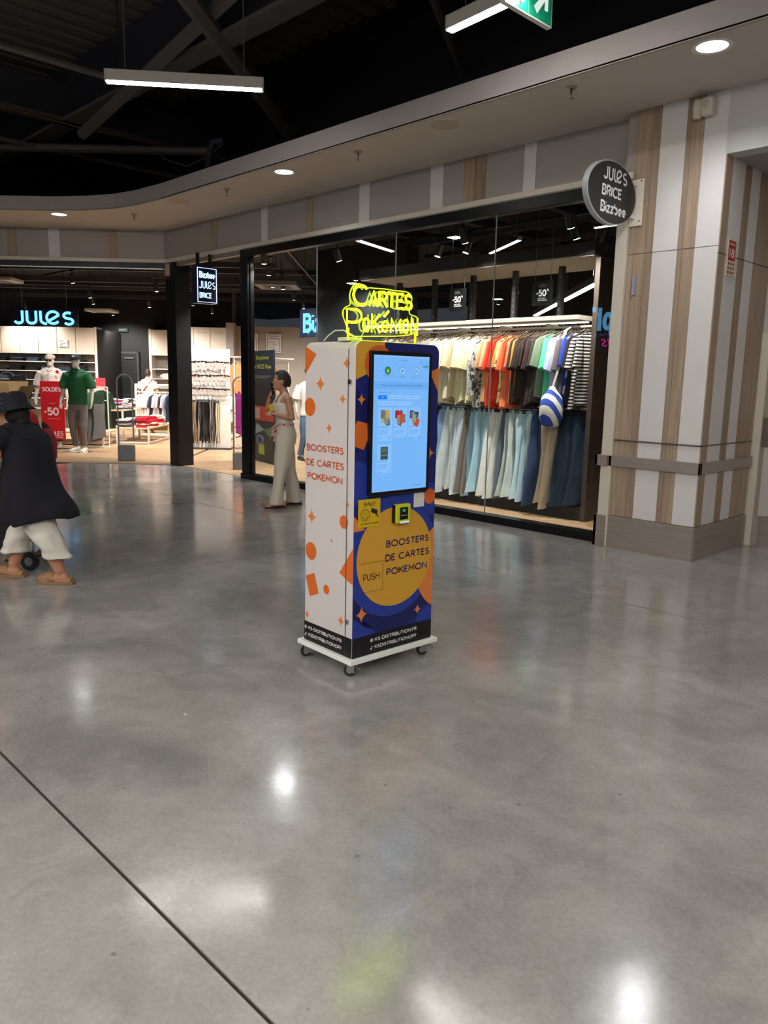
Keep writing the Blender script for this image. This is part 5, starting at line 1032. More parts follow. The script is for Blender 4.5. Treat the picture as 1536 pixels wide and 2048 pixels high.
# ------------------------------------------------------------ neon sign on top
NS=thing('neon_sign','yellow neon sign of two lines standing on the kiosk, edge-lit clear board','neon sign',(-2.8594,2.6108,0),math.radians(87.118))
NY=mat('#e0ff12',em=15,key='neon'); NY2=mat('#e2fa20',em=1.3,key='acrylic_glow'); NY3=mat('#cdea00',em=.45,key='base_glow')  # NY2, NY3: neon's scattered glow put into edge, pins and base strip
def xz(X,Y): return (-.015+(X-592)*.00077, 2.051-(Y-90)*.000542+(X-665)*6.66e-5)
yN=.030
NCORE=mat('#5c6a00',em=.35,key='ncore')
def letter(ch,X0,X1,Y0,Y1):
    a=xz(X0,Y1); c=xz(X1,Y0); W=(c[0]-a[0])*Q; H=(c[1]-a[1])*Q; r=.0070 if Y0<300 else .0056; gw,pl_=GL[ch]; sx=(W-2*r)/max(gw,.01); sy=H-2*r
    b=B(); d=B()
    for p in pl_:
        q=[(a[0]*Q+r+x*sx,yN-.010,kz(a[1])+r+y*sy) for x,y in p]; cl=(Vector(q[0])-Vector(q[-1])).length<1e-5
        b.tube(q[:-1] if cl else q,r,8,flat=.45,up=(0,1,0),loop=cl); d.tube([(x,y-.0046,z) for x,y,z in (q[:-1] if cl else q)],.0016,6,loop=cl,flat=.5,up=(0,1,0))
    o=b.build('neon_tube',NY,NS,smooth=40); d.build('tube_seam',NCORE,o)
for a in (('C',597,735,92,290),('A',742,842,148,305),('R',835,930,155,310),('T',915,1010,165,322),('E',1006,1088,172,333),('S',1084,1172,185,342)): letter(*a)
for a in (('P',545,690,322,560),('O',690,764,412,545),('K',772,860,372,565),('e',866,946,392,558),('M',952,1068,428,575),('O',1072,1146,440,578),('N',1156,1236,418,602)): letter(*a)
a0=xz(893,402); a1=xz(935,352); B().tube([(a0[0]*Q,yN-.01,kz(a0[1])),(a1[0]*Q,yN-.01,kz(a1[1]))],.0055,8).build('neon_tube',NY,NS)
out=[(545,300),(518,360),(560,470),(585,585),(700,590),(1195,612),(1225,540),(1250,450),(1240,415),(1200,402),(1160,385),(1155,340),(1182,250),(1180,200),(1150,165),(1090,150),(1000,145),(930,130),(860,125),(800,122),(770,115),(735,130),(705,95),(665,75),(620,90),(595,140),(583,200),(600,285)]
poly=[xz(*p) for p in out]; poly=[(a*Q,kz(c)) for a,c in poly]
def smoothc(p,k=2):
    for _ in range(k):
        q=[]
        for i in range(len(p)):
            a,c=p[i],p[(i+1)%len(p)]; q+= [(a[0]*.75+c[0]*.25,a[1]*.75+c[1]*.25),(a[0]*.25+c[0]*.75,a[1]*.25+c[1]*.75)]
        p=q
    return p
sp_=smoothc(poly)
B().prism(sp_[::-1],MX(yN+.006),.006).build('acrylic_board',glassmat('acr2',(.92,.95,.9),1.45),NS)
B().tube([(a,yN+.003,c) for a,c in sp_],.0028,6,loop=True).build('lit_edge',NY2,NS,smooth=60)
for x in (-.030,.425): B().box(x,x+.012,yN,yN+.005,ZT,ZT+.06).build('foot_pin',NY2,NS)
B().box(-.025,.44,yN-.012,yN+.014,ZT,ZT+.004).build('lit_edge',NY3,NS); B().box(.01,.10,.07,.16,ZT,ZT+.018).build('transformer',mat('#d8d6c8',.5),NS,bevel=.003)
B().tube([(.03,.30,ZT+.006),(.035,.27,ZT+.03),(.04,.22,ZT+.055),(.05,.16,ZT+.055),(.06,.10,ZT+.03),(.075,.06,ZT+.008)],.0035,6).build('cable',mat('#d9dccb',.5),NS,smooth=60)
B().tube([(.06,.05,ZT+.004),(.09,.035,ZT+.06),(.075,.035,ZT+.10)],.0025,6).build('cable',mat('#d9dccb',.5),NS,smooth=60)
# ================================================================== FIGURES
SKIN=mat('#be896c',.5,var=.05,scale=8); SKIN2=mat('#b98168',.5,var=.05,scale=8); MANN=mat('#ddd2c6',.35,var=.02)
def hand(b,w_,d,n,curl=.5,sc=1,side=1):
    """palm, four unequal bent fingers and a thumb; w_ wrist, d direction, n back-of-hand normal"""
    w_=Vector(w_); d=Vector(d).normalized(); n=Vector(n); n=(n-d*n.dot(d)).normalized(); s=d.cross(n)*side
    def ring(c,a,t): return [c+s*(a*math.cos(x))+n*(t*math.sin(x)) for x in [2*PI*j/10 for j in range(10)]]
    b.loft([ring(w_-d*.02*sc,.024*sc,.019*sc),ring(w_+d*.02*sc,.034*sc,.016*sc),ring(w_+d*.06*sc,.041*sc,.014*sc),ring(w_+d*.088*sc,.039*sc,.012*sc)])
    for k,(o,L_) in enumerate(((-.030,.062),(-.010,.072),(.010,.067),(.029,.052))):
        p=w_+d*.078*sc+s*o*sc; pts=[p]; dd=d.copy()
        for q in range(3):
            dd=(dd-n*curl*.75).normalized(); p=p+dd*(L_*[.44,.32,.26][q]*sc); pts.append(p)
        b.tube(pts,[.0095*sc,.009*sc,.008*sc,.0065*sc],8)
    p=w_+d*.022*sc-s*.026*sc; q=p-s*.022*sc+d*.030*sc-n*.012*sc; r=q+d*.030*sc-n*.018*curl*sc-s*.004*sc
    b.tube([p,q,r],[.0135*sc,.0105*sc,.008*sc],8)
def limb(b,pts,rr,n=14): b.tube(pts,rr,n)
def interp(a,c,t): return Vector(a)*(1-t)+Vector(c)*t
def arm(b,S,E_,W,r=(.048,.043,.036,.034,.026),hd=None,hn=(0,0,1),curl=.4,sc=1,side=1):
    limb(b,[S,interp(S,E_,.5),E_,interp(E_,W,.35),W],r)
    if hd is not None: hand(b,W,hd,hn,curl,sc,side)
def leg(b,H,Kn,An,toe,r=(.085,.07,.052,.054,.034),sc=1):
    limb(b,[H,interp(H,Kn,.5),Kn,interp(Kn,An,.35),An],r)
    An=Vector(An); t=Vector(toe); t.z=0; t.normalize(); s=Vector((-t.y,t.x,0)); g=An.z
    def ring(o,z,a,h): c=Vector((An.x,An.y,0))+t*o*sc; return [c+s*(a*math.cos(x)*sc)+Vector((0,0,z+h*math.sin(x))) for x in [2*PI*j/12 for j in range(12)]]
    b.loft([ring(-.055,g-.05,.02,.02),ring(-.035,g-.035,.032,.04),ring(.0,g-.03,.036,.045),ring(.07,g-.052,.042,.026),ring(.13,g-.06,.046,.018),ring(.165,g-.063,.035,.012)])
def head(b,c,yaw=0,pitch=0,sc=1,neck=None):
    c=Vector(c); Rm=Matrix.Rotation(yaw,3,'Z')@Matrix.Rotation(pitch,3,'Y'); T=lambda x,y,z:c+Rm@Vector((x*sc,y*sc,z*sc))
    prof=[(-.118,.030,.012,.030),(-.108,.040,.022,.055),(-.085,.050,.030,.080),(-.055,.058,.016,.090),(-.02,.066,.006,.097),(.015,.070,.0,.099),(.05,.070,-.004,.097),(.08,.062,-.008,.086),(.104,.044,-.010,.062),(.118,.016,-.010,.026)]
    b.loft([[T(xo+(rx if math.cos(a)>0 else rx*.98)*math.cos(a)*.95,ry*math.sin(a),z) for a in [2*PI*j/18 for j in range(18)]] for z,ry,xo,rx in prof])
    b.loft([[T(x+.0+r*math.cos(a)*.5,r*math.sin(a)*.8,z) for a in [2*PI*j/8 for j in range(8)]] for x,z,r in ((.088,.02,.008),(.100,-.005,.012),(.108,-.022,.017),(.096,-.034,.012))])
    b.loft([[T(.096+x,y*.024,z) for x,y,z in [(.006*math.cos(a),math.cos(a+PI/2),zz+.006*math.sin(a)) for a in [2*PI*j/8 for j in range(8)]]] for zz in (-.066,-.054)])
    for s in (-1,1):
        b.loft([[T(-.004+r*.55*math.cos(a),s*(.066+o),-.012+r*math.sin(a)) for a in [2*PI*j/10 for j in range(10)]][::s] for o,r in ((-.004,.026),(.008,.03),(.013,.022))])
    return T
def face(T,parent,lipc='#8e3f3a',brow='#2a1c18'):
    for s in (-1,1):
        o=B().ball(T(.078,s*.030,.012),.012,6).build('eye',mat('#e9e4df',.2),parent,smooth=60)
        B().ball(T(.0885,s*.0305,.012),.0055,5).build('iris',mat('#2b1b14',.2),o,smooth=60)
        B().tube([T(.088,s*.014,.030),T(.090,s*.03,.036),T(.082,s*.047,.031)],.003,6).build('eyebrow',mat(brow,.9),parent)
    B().tube([T(.094,-.02,-.060),T(.104,0,-.060),T(.094,.02,-.060)],[.003,.0055,.003],6).build('lips',mat(lipc,.4),parent,smooth=60)
def hairshell(T,parent,m,front=.035,low=-.02,fringe=.062,sc=1.09,name='hair',back=-.07):
    b=B(); n=22
    for_ring=[]
    for i in range(n+1):
        a=PI*i/n; ring=[]
        for j in range(2*n):
            p=2*PI*j/(2*n); r=max(math.sin(a),.01); x=.100*r*math.cos(p)-.006; y=.073*r*math.sin(p); z=-.118*math.cos(a)
            k=sc
            if (x>front and z<fringe) or (z<low and x>-.028) or z<back: k=.72
            k+=.012*math.sin(7*p+z*30)*(1 if k>1 else 0)
            ring.append(T(x*k,y*k,z*k))
        for_ring.append(ring)
    b.loft(for_ring); return b.build(name,m,parent,smooth=60)
FN=lambda amp,sc:(lambda co,n:n*(amp*noise.noise(Vector((co.x*sc,co.y*sc,co.z*sc*.45)))))
# ---------------------------------------------------------------- woman on the phone
W1=thing('person','woman in white tank top and wide cream trousers walking with a phone at her ear','person',(-7.50,5.70,0),math.radians(-114.9))
b=B()
b.loft([ringh(c,rx,ry,20) for c,rx,ry in (((0,0,.80),.09,.14),((0,0,.90),.11,.165),((0,0,1.03),.088,.122),((.01,0,1.15),.10,.132),((.022,0,1.23),.112,.14),((.006,0,1.30),.085,.15),((0,0,1.345),.062,.135),((0,0,1.375),.05,.075),((.006,0,1.40),.046,.05),((.022,0,1.45),.043,.045))])
T=head(b,(.035,0,1.515),-.12,.0,.98)
b.tube([(.0,0,1.36),(.022,0,1.44)],[.055,.045],12)
arm(b,(-.005,.155,1.325),(-.055,.205,1.075),(.155,.175,1.135),(.046,.040,.034,.033,.023),(.75,-.6,.12),(.3,.3,1),.55,.95,1)
arm(b,(0,-.155,1.325),(.175,-.215,1.10),(.155,-.135,1.315),(.046,.040,.034,.033,.023),(-.25,.35,.9),(.9,-.3,.2),.75,.95,-1)
remeshed(b,'body',SKIN,W1,.008,3)
face(T,W1)
hairshell(T,W1,mat('#241814',.6,bump=.3,bscale=80),front=.05,low=.0,fringe=.07,sc=1.12)
b=B(); b.loft([ringh(c,rx,ry,28,fold=.015,nf=9) for c,rx,ry in (((0,0,.955),.105,.140),((0,0,1.03),.100,.134),((.01,0,1.15),.112,.144),((.022,0,1.225),.124,.150),((.02,0,1.26),.118,.146))])
for s in (-1,1): b.tube([(.088,s*.085,1.24),(.07,s*.092,1.31),(.01,s*.095,1.372),(-.06,s*.09,1.31),(-.085,s*.085,1.24)],.028,8,flat=.35,up=(0,1,0))
b.loft([ringh(c,rx,ry,24) for c,rx,ry in (((-.01,0,1.25),.105,.125),((-.022,0,1.32),.072,.105))])
remeshed(b,'tank_top',mat('#dcd6cc',.9,var=.03,bump=.4,bscale=120),W1,.008,3)
b=B(); b.loft([ringh(c,rx,ry,28) for c,rx,ry in (((0,0,1.0),.108,.142),((-.002,0,.94),.128,.170),((-.01,0,.86),.140,.182),((-.01,0,.78),.125,.178),((0,0,.70),.09,.14))])
def wideleg(pts,n=22):
    b.loft([[Vector((c[0]+rx*math.cos(a)*(1+.05*math.sin(6*a+c[2]*5)),c[1]+ry*math.sin(a)*(1+.05*math.sin(5*a)),c[2])) for a in [2*PI*j/n for j in range(n)]] for c,rx,ry in pts])
wideleg([((0,.085,.86),.120,.095),((.03,.09,.66),.110,.09),((.065,.098,.45),.078,.08),((.10,.105,.25),.070,.085),((.12,.105,.12),.078,.092),((.13,.105,.045),.084,.10)])
wideleg([((-.01,-.085,.86),.120,.095),((-.035,-.095,.66),.110,.09),((-.085,-.11,.45),.078,.085),((-.125,-.125,.25),.082,.095),((-.145,-.13,.12),.095,.105),((-.155,-.13,.035),.107,.112)])
remeshed(b,'trousers',mat('#cfc5b4',.9,var=.04,bump=.2,bscale=90),W1,.009,9,FN(.010,9))
for (x,y,a) in ((.15,.105,.05),(-.10,-.12,-.1)):
    q=B(); c,s=math.cos(a),math.sin(a); L_=lambda u,v,z:(x+u*c-v*s,y+u*s+v*c,z)
    q.loft([[Vector(L_(u,ry*math.cos(t),zc+h*math.sin(t))) for t in [2*PI*j/12 for j in range(12)]] for u,ry,zc,h in ((-.14,.025,.045,.025),(-.08,.034,.055,.04),(0,.036,.045,.03),(.055,.042,.034,.018))])
    for k,o in enumerate((-.031,-.013,.004,.019,.033)): q.tube([L_(.05,o,.030),L_(.092-.006*abs(k-1),o*1.05,.026),L_(.108-.008*k,o*1.05,.020)],[.011 if k!=0 else .011,.010,.0075],8)
    f_=q.build('foot',SKIN,W1,smooth=60); so_=B(); so_.prism([(x+u*c-v*s,y+u*s+v*c) for u,v in ((-.15,-.03),(-.02,-.036),(.07,-.048),(.115,-.03),(.118,.01),(.08,.045),(-.02,.038),(-.15,.03))],None,.014)
    so_.build('sandal',mat('#4a2418',.6),W1,bevel=.003); B().tube([L_(.04,-.046,.015),L_(.05,0,.054),L_(.04,.046,.015)],.009,6,flat=.4).build('sandal_strap',mat('#4a1f16',.6),W1)
SC_=speckmat('#d9a9a0','#54323a',45,.56)
b=B(); b.loft([ringh((0,0,z),.114,.150,24) for z in (.985,.992,1.012,1.018)]); b.tube([(.11,.05,1.0),(.135,.06,.95),(.12,.055,.88),(.13,.06,.80)],[.018,.024,.02,.028],8,flat=.5); b.tube([(.11,.05,1.0),(.15,.03,.96),(.15,.04,.86)],[.014,.02,.024],8,flat=.5); b.build('scarf_belt',SC_,W1,smooth=60)
B().tube([(.17+.026*math.cos(a),.172+.01*math.sin(a),1.137+.026*math.sin(a)) for a in [2*PI*i/14 for i in range(14)]],.004,6,loop=True).build('bracelet',mat('#2c1a18',.5),W1)
B().ball(T(-.002,.083,-.042),.006,5).build('earring',CHROME,W1)
hp=W1.location; Rz=Matrix.Rotation(math.radians(-114.9),4,'Z'); L2=lambda x,y,z:tuple(Vector(hp)+(Rz@Vector((x,y,z))))
t=thing('phone','black smartphone held against the ear of the woman in white','phone',L2(.128,-.062,1.425),math.radians(-114.9)+.9); b=B(); b.cb((0,0,0),(.075,.010,.15),Matrix.Rotation(.35,3,'Y')); b.build('case',mat('#0d0d10',.3),t,bevel=.004)
t=thing('card_pack','small bright yellow card pack held before the chest of the woman in white','card',L2(.165,.03,1.195),math.radians(-114.9)+.3); b=B(); b.cb((0,0,0),(.055,.006,.085),Matrix.Rotation(.5,3,'Y')); b.build('pack',mat('#e3c21a',.4),t,bevel=.002); B().cb((0,-.004,.0),(.04,.002,.02),Matrix.Rotation(.5,3,'Y')).build('stripe',mat('#c9a010',.4),t)
# ---------------------------------------------------------------- woman in the bucket hat
W2=thing('person','woman in navy tunic, white capri trousers and dark bucket hat at the left edge','person',(-5.92,2.12,0),math.radians(-143.1))
b=B()
b.loft([ringh(c,rx,ry,18) for c,rx,ry in (((-.03,0,.55),.13,.17),((-.03,0,.7),.15,.19),((-.01,0,.9),.15,.18),((.02,0,1.05),.14,.18),((.045,0,1.13),.09,.16),((.07,0,1.17),.06,.07),((.08,0,1.21),.05,.05))])
T=head(b,(.095,0,1.255),.1,.25,.98)
arm(b,(.06,.175,1.09),(.155,.27,.975),(.36,.22,1.08),(.066,.066,.060,.052,.034),(.9,-.3,.1),(0,.3,1),.5,.95,1)
arm(b,(.06,-.165,1.10),(.22,-.22,.98),(.40,-.12,1.05),(.062,.058,.05,.047,.03),(.9,.3,.1),(0,-.3,1),.5,.95,-1)
leg(b,(-.05,.10,.58),(-.16,.085,.36),(-.265,.06,.085),(1,.1,0),(.09,.08,.06,.06,.04),.95)
leg(b,(.0,-.10,.58),(.12,-.08,.36),(.195,-.05,.085),(1,0,0),(.09,.08,.06,.06,.04),.95)
remeshed(b,'body',SKIN2,W2,.009,3)
face(T,W2)
NV=mat('#080719',.9,var=.1,bump=.2,bscale=40)
b=B(); b.loft([[Vector((c[0]+rx*math.cos(a)*(1+f_*math.sin(8*a)),ry*math.sin(a)*(1+f_*math.sin(8*a)),c[2]+(zt*(1 if z2==0 else 0))*(1-abs(math.sin(a*1)))*(-1 if math.cos(a)<0 else .2))) for a in [2*PI*j/36 for j in range(36)]] for c,rx,ry,f_,z2,zt in (((.06,0,1.185),.075,.10,0,1,0),((.045,0,1.155),.105,.165,0,1,0),((.01,0,1.09),.15,.20,0,1,0),((-.01,0,1.0),.165,.20,0,1,0),((-.03,0,.85),.175,.21,.01,1,0),((-.045,0,.7),.205,.235,.02,1,0),((-.055,0,.60),.235,.255,.03,1,0),((-.06,0,.535),.25,.265,.035,0,.05))])
b.tube([(.04,.15,1.12),(.08,.20,1.08),(.11,.225,1.045)],[.075,.078,.074],14); b.tube([(.04,-.15,1.12),(.10,-.20,1.06),(.15,-.215,1.02)],[.075,.080,.078],14)
remeshed(b,'tunic',NV,W2,.010,3,lambda co,n:n*(.016*noise.noise(Vector((co.x*6,co.y*6,co.z*2.2))))+Vector((-.07*max(0,-(co.x+.12)/.2),0,-.09*max(0,1-abs(co.x+.03)/.24)))*max(0,min(1,(.75-co.z)/.2)))
b=B(); b.loft([ringh(c,rx,ry,24) for c,rx,ry in (((-.03,0,.75),.16,.19),((-.03,0,.62),.17,.20),((-.03,0,.55),.16,.19))])
wideleg([((-.06,.09,.60),.12,.11),((-.14,.085,.42),.115,.11),((-.205,.07,.30),.105,.10),((-.25,.06,.20),.100,.095)]); wideleg([((.0,-.09,.60),.12,.11),((.09,-.08,.42),.115,.11),((.15,-.06,.30),.105,.10),((.185,-.05,.20),.100,.095)])
remeshed(b,'trousers',mat('#dbd5cb',.9,var=.04,bump=.2,bscale=70),W2,.009,3,lambda co,n:n*(.022*noise.noise(Vector((co.x*9,co.y*9,co.z*14)))))
for (x,y) in ((-.255,.06),(.205,-.05)):
    q=B(); q.loft([[Vector((x+u,y+ry*math.cos(t),max(zc+h*math.sin(t),.004))) for t in [2*PI*j/14 for j in range(14)]] for u,ry,zc,h in ((-.095,.03,.03,.022),(-.06,.045,.026,.022),(.0,.047,.026,.022),(.05,.05,.045,.042),(.10,.054,.045,.04),(.15,.048,.035,.028),(.175,.02,.028,.016))]); q.build('clog',mat('#9a7350',.7),W2,smooth=60)
    B().prism([(x+u,y+v) for u,v in ((-.11,-.03),(-.04,-.052),(.09,-.058),(.165,-.045),(.19,0),(.165,.045),(.09,.058),(-.04,.052),(-.11,.03))],None,.022).build('clog_sole',mat('#8a6a48',.7),W2,bevel=.004)
HT=mat('#0c1020',.85,var=.1); Rh=Matrix.Rotation(.16,4,'Y'); b=B(); n=28
def hr(r,z,k=1): return [T(-.012,0,0)+(Rh@Vector((r*math.cos(a)*1.05,r*k*math.sin(a),z+.006*math.sin(3*a)))) for a in [2*PI*j/n for j in range(n)]]
b.loft([hr(.155,.015),hr(.150,.012),hr(.108,.065),hr(.103,.125),hr(.094,.142),hr(.03,.150)],cap=True); hat=b.build('bucket_hat',HT,W2,smooth=50)
b=B()
for q in ((.0,.104,.105),(.035,.098,.103)): b.ball(T(-.012,0,0)+(Rh@Vector(q)),.006,5)
b.build('eyelet',CHROME,hat); B().tube([T(-.012,0,0)+(Rh@Vector((.0,.108,.075))),T(-.012,0,0)+(Rh@Vector((.045,.100,.072)))],.003,5).build('stitching',mat('#a06a6a',.8),hat)
b=B(); b.ball(T(-.03,0,-.015),.095,10,(1,.88,1)); b.ball(T(-.06,0,-.075),.055,8,(1,1.2,.8)); b.build('hair',mat('#0d0a0c',.7),W2,smooth=60)
hp2=Vector((-5.92,2.12,0)); R2=Matrix.Rotation(math.radians(-143.1),4,'Z'); L3=lambda x,y,z:tuple(hp2+(R2@Vector((x,y,z)))); r2=math.radians(-143.1)
# cardboard box
CB=mat('#b3946a',.85,var=.04); CB2=mat('#9c7d55',.85,var=.04)
t=thing('cardboard_box','open brown cardboard box with raised flaps carried at the left edge','box',L3(.37,-.14,1.09),r2+.25)
b=B(); th=.005
for x0,x1,y0,y1 in ((-.22,.22,-.16,-.155),(-.22,.22,.155,.16),(-.22,-.215,-.16,.16),(.215,.22,-.16,.16)): b.box(x0,x1,y0,y1,0,.25)
b.box(-.22,.22,-.16,.16,0,.005); b.build('carton',CB,t)
for M_,w_ in ((Matrix.Translation((0,.16,.25))@Matrix.Rotation(-.5,4,'X'),.44),(Matrix.Translation((0,-.16,.25))@Matrix.Rotation(.3,4,'X'),.44)): B().box(-w_/2,w_/2,-.002,.003,0,.15).xf(M_).build('flap',CB,t)
for s,a in ((-1,-.55),(1,.5)): B().box(-.002,.003,-.16,.16,0,.13).xf(Matrix.Translation((s*.22,0,.25))@Matrix.Rotation(a,4,'Y')).build('flap',CB2,t)
# red bag behind her shoulder
t=thing('shoulder_bag','red bag with black top edge behind the back of the woman in the bucket hat','bag',L3(-.07,-.19,1.02),r2); t.scale=(.55,.7,.7)
b=B(); b.loft([ringh(c,rx,ry,16) for c,rx,ry in (((.02,0,-.20),.03,.05),((.0,0,-.16),.07,.10),((0,0,0),.085,.11),((.01,0,.10),.07,.09),((.04,0,.17),.05,.06))]); b.build('bag_body',mat('#8e1220',.7),t,smooth=60); b=B(); b.loft([ringh(c,rx,ry,14) for c,rx,ry in (((.02,0,.14),.05,.06),((.055,0,.20),.035,.045),((.08,0,.235),.015,.02))]); b.build('bag_flap',mat('#120d10',.8),t,smooth=60)
# shopping trolley
t=thing('shopping_trolley','black fabric shopping trolley with small wheels behind the woman in the bucket hat','trolley',L3(.33,-.40,0),r2)
b=B(); b.loft([[Vector((x+rx*c_,ry*s_,z+x0*c_)) for c_,s_ in ((1,1),(-1,1),(-1,-1),(1,-1))] for x,rx,ry,z,x0 in ((.06,.20,.13,.17,-.06),(.02,.23,.15,.35,-.02),(.0,.23,.15,.55,0),(-.02,.21,.14,.78,0))]); b.build('bag_body',mat('#141015',.85,bump=.3,bscale=20),t,bevel=.02,smooth=40)
for y in (-.15,.15):
    o=B().tube([(-.14,y-.015,.075),(-.14,y+.015,.075)],.075,20).build('wheel',mat('#151517',.6),t,smooth=40); B().tube([(-.14,y-.017,.075),(-.14,y+.017,.075)],.035,14).build('wheel_hub',mat('#8b8d90',.4,.5),o,smooth=40)
b=B(); b.tube([(-.14,-.15,.075),(-.14,.15,.075)],.008,8); b.tube([(-.14,-.10,.08),(-.18,-.10,.9)],.009,8); b.tube([(-.14,.10,.08),(-.18,.10,.9)],.009,8); b.tube([(.20,-.08,.20),(.22,-.08,.03)],.008,8); b.tube([(.20,.08,.20),(.22,.08,.03)],.008,8); b.build('frame',CHROME,t)
# companion in red, mostly beyond the edge
W3=thing('person','person in a red top and black pleated skirt, mostly cut off by the left edge','person',L3(.42,-.62,0),r2+.2)
b=B(); b.loft([ringh(c,rx,ry,18) for c,rx,ry in (((0,0,.6),.10,.14),((0,0,.8),.12,.17),((0,0,.95),.10,.14),((.01,0,1.1),.12,.155),((0,0,1.2),.09,.155),((0,0,1.24),.055,.07),((.02,0,1.32),.045,.045))]); T=head(b,(.03,0,1.40),0,.1,.95)
arm(b,(0,.155,1.18),(.03,.22,.93),(.2,.2,.88),(.05,.045,.038,.036,.026),(1,0,0),(0,1,0),.5,.9); arm(b,(0,-.155,1.18),(.03,-.22,.93),(.2,-.2,.88),(.05,.045,.038,.036,.026),(1,0,0),(0,-1,0),.5,.9,-1)
leg(b,(0,.08,.6),(.03,.08,.38),(.06,.08,.07),(1,0,0),(.07,.06,.05,.05,.034),.9); leg(b,(0,-.08,.6),(-.03,-.08,.38),(-.08,-.08,.07),(1,0,0),(.07,.06,.05,.05,.034),.9); remeshed(b,'body',SKIN2,W3,.010,3); face(T,W3); hairshell(T,W3,mat('#1c1412',.7))
b=B(); b.loft([ringh(c,rx,ry,22) for c,rx,ry in (((0,0,.90),.12,.165),((0,0,1.0),.115,.155),((.01,0,1.1),.135,.17),((0,0,1.2),.10,.165),((0,0,1.245),.065,.08))]); b.tube([(0,.15,1.17),(.015,.19,1.05)],.062,12); b.tube([(0,-.15,1.17),(.015,-.19,1.05)],.062,12); remeshed(b,'top',mat('#b50f16',.8),W3,.010,3,FN(.008,9))
b=B(); n=96
b.loft([[Vector(((rx+(.010 if j%4<2 else -.006)*k)*math.cos(2*PI*j/n),(ry+(.010 if j%4<2 else -.006)*k)*math.sin(2*PI*j/n),z)) for j in range(n)] for z,rx,ry,k in ((.96,.12,.16,.2),(.88,.15,.19,.8),(.7,.20,.24,1),(.50,.25,.28,1.2),(.36,.28,.31,1.3))]); b.build('pleated_skirt',speckmat('#121014','#5a565c',60,.60),W3,smooth=20)
for x,y in ((.06,.08),(-.08,-.08)): B().prism([(x+u,y+v) for u,v in ((-.09,-.03),(.0,-.042),(.10,-.045),(.15,0),(.10,.045),(.0,.042),(-.09,.03))],None,.02).build('shoe_sole',BLACK,W3,bevel=.004)
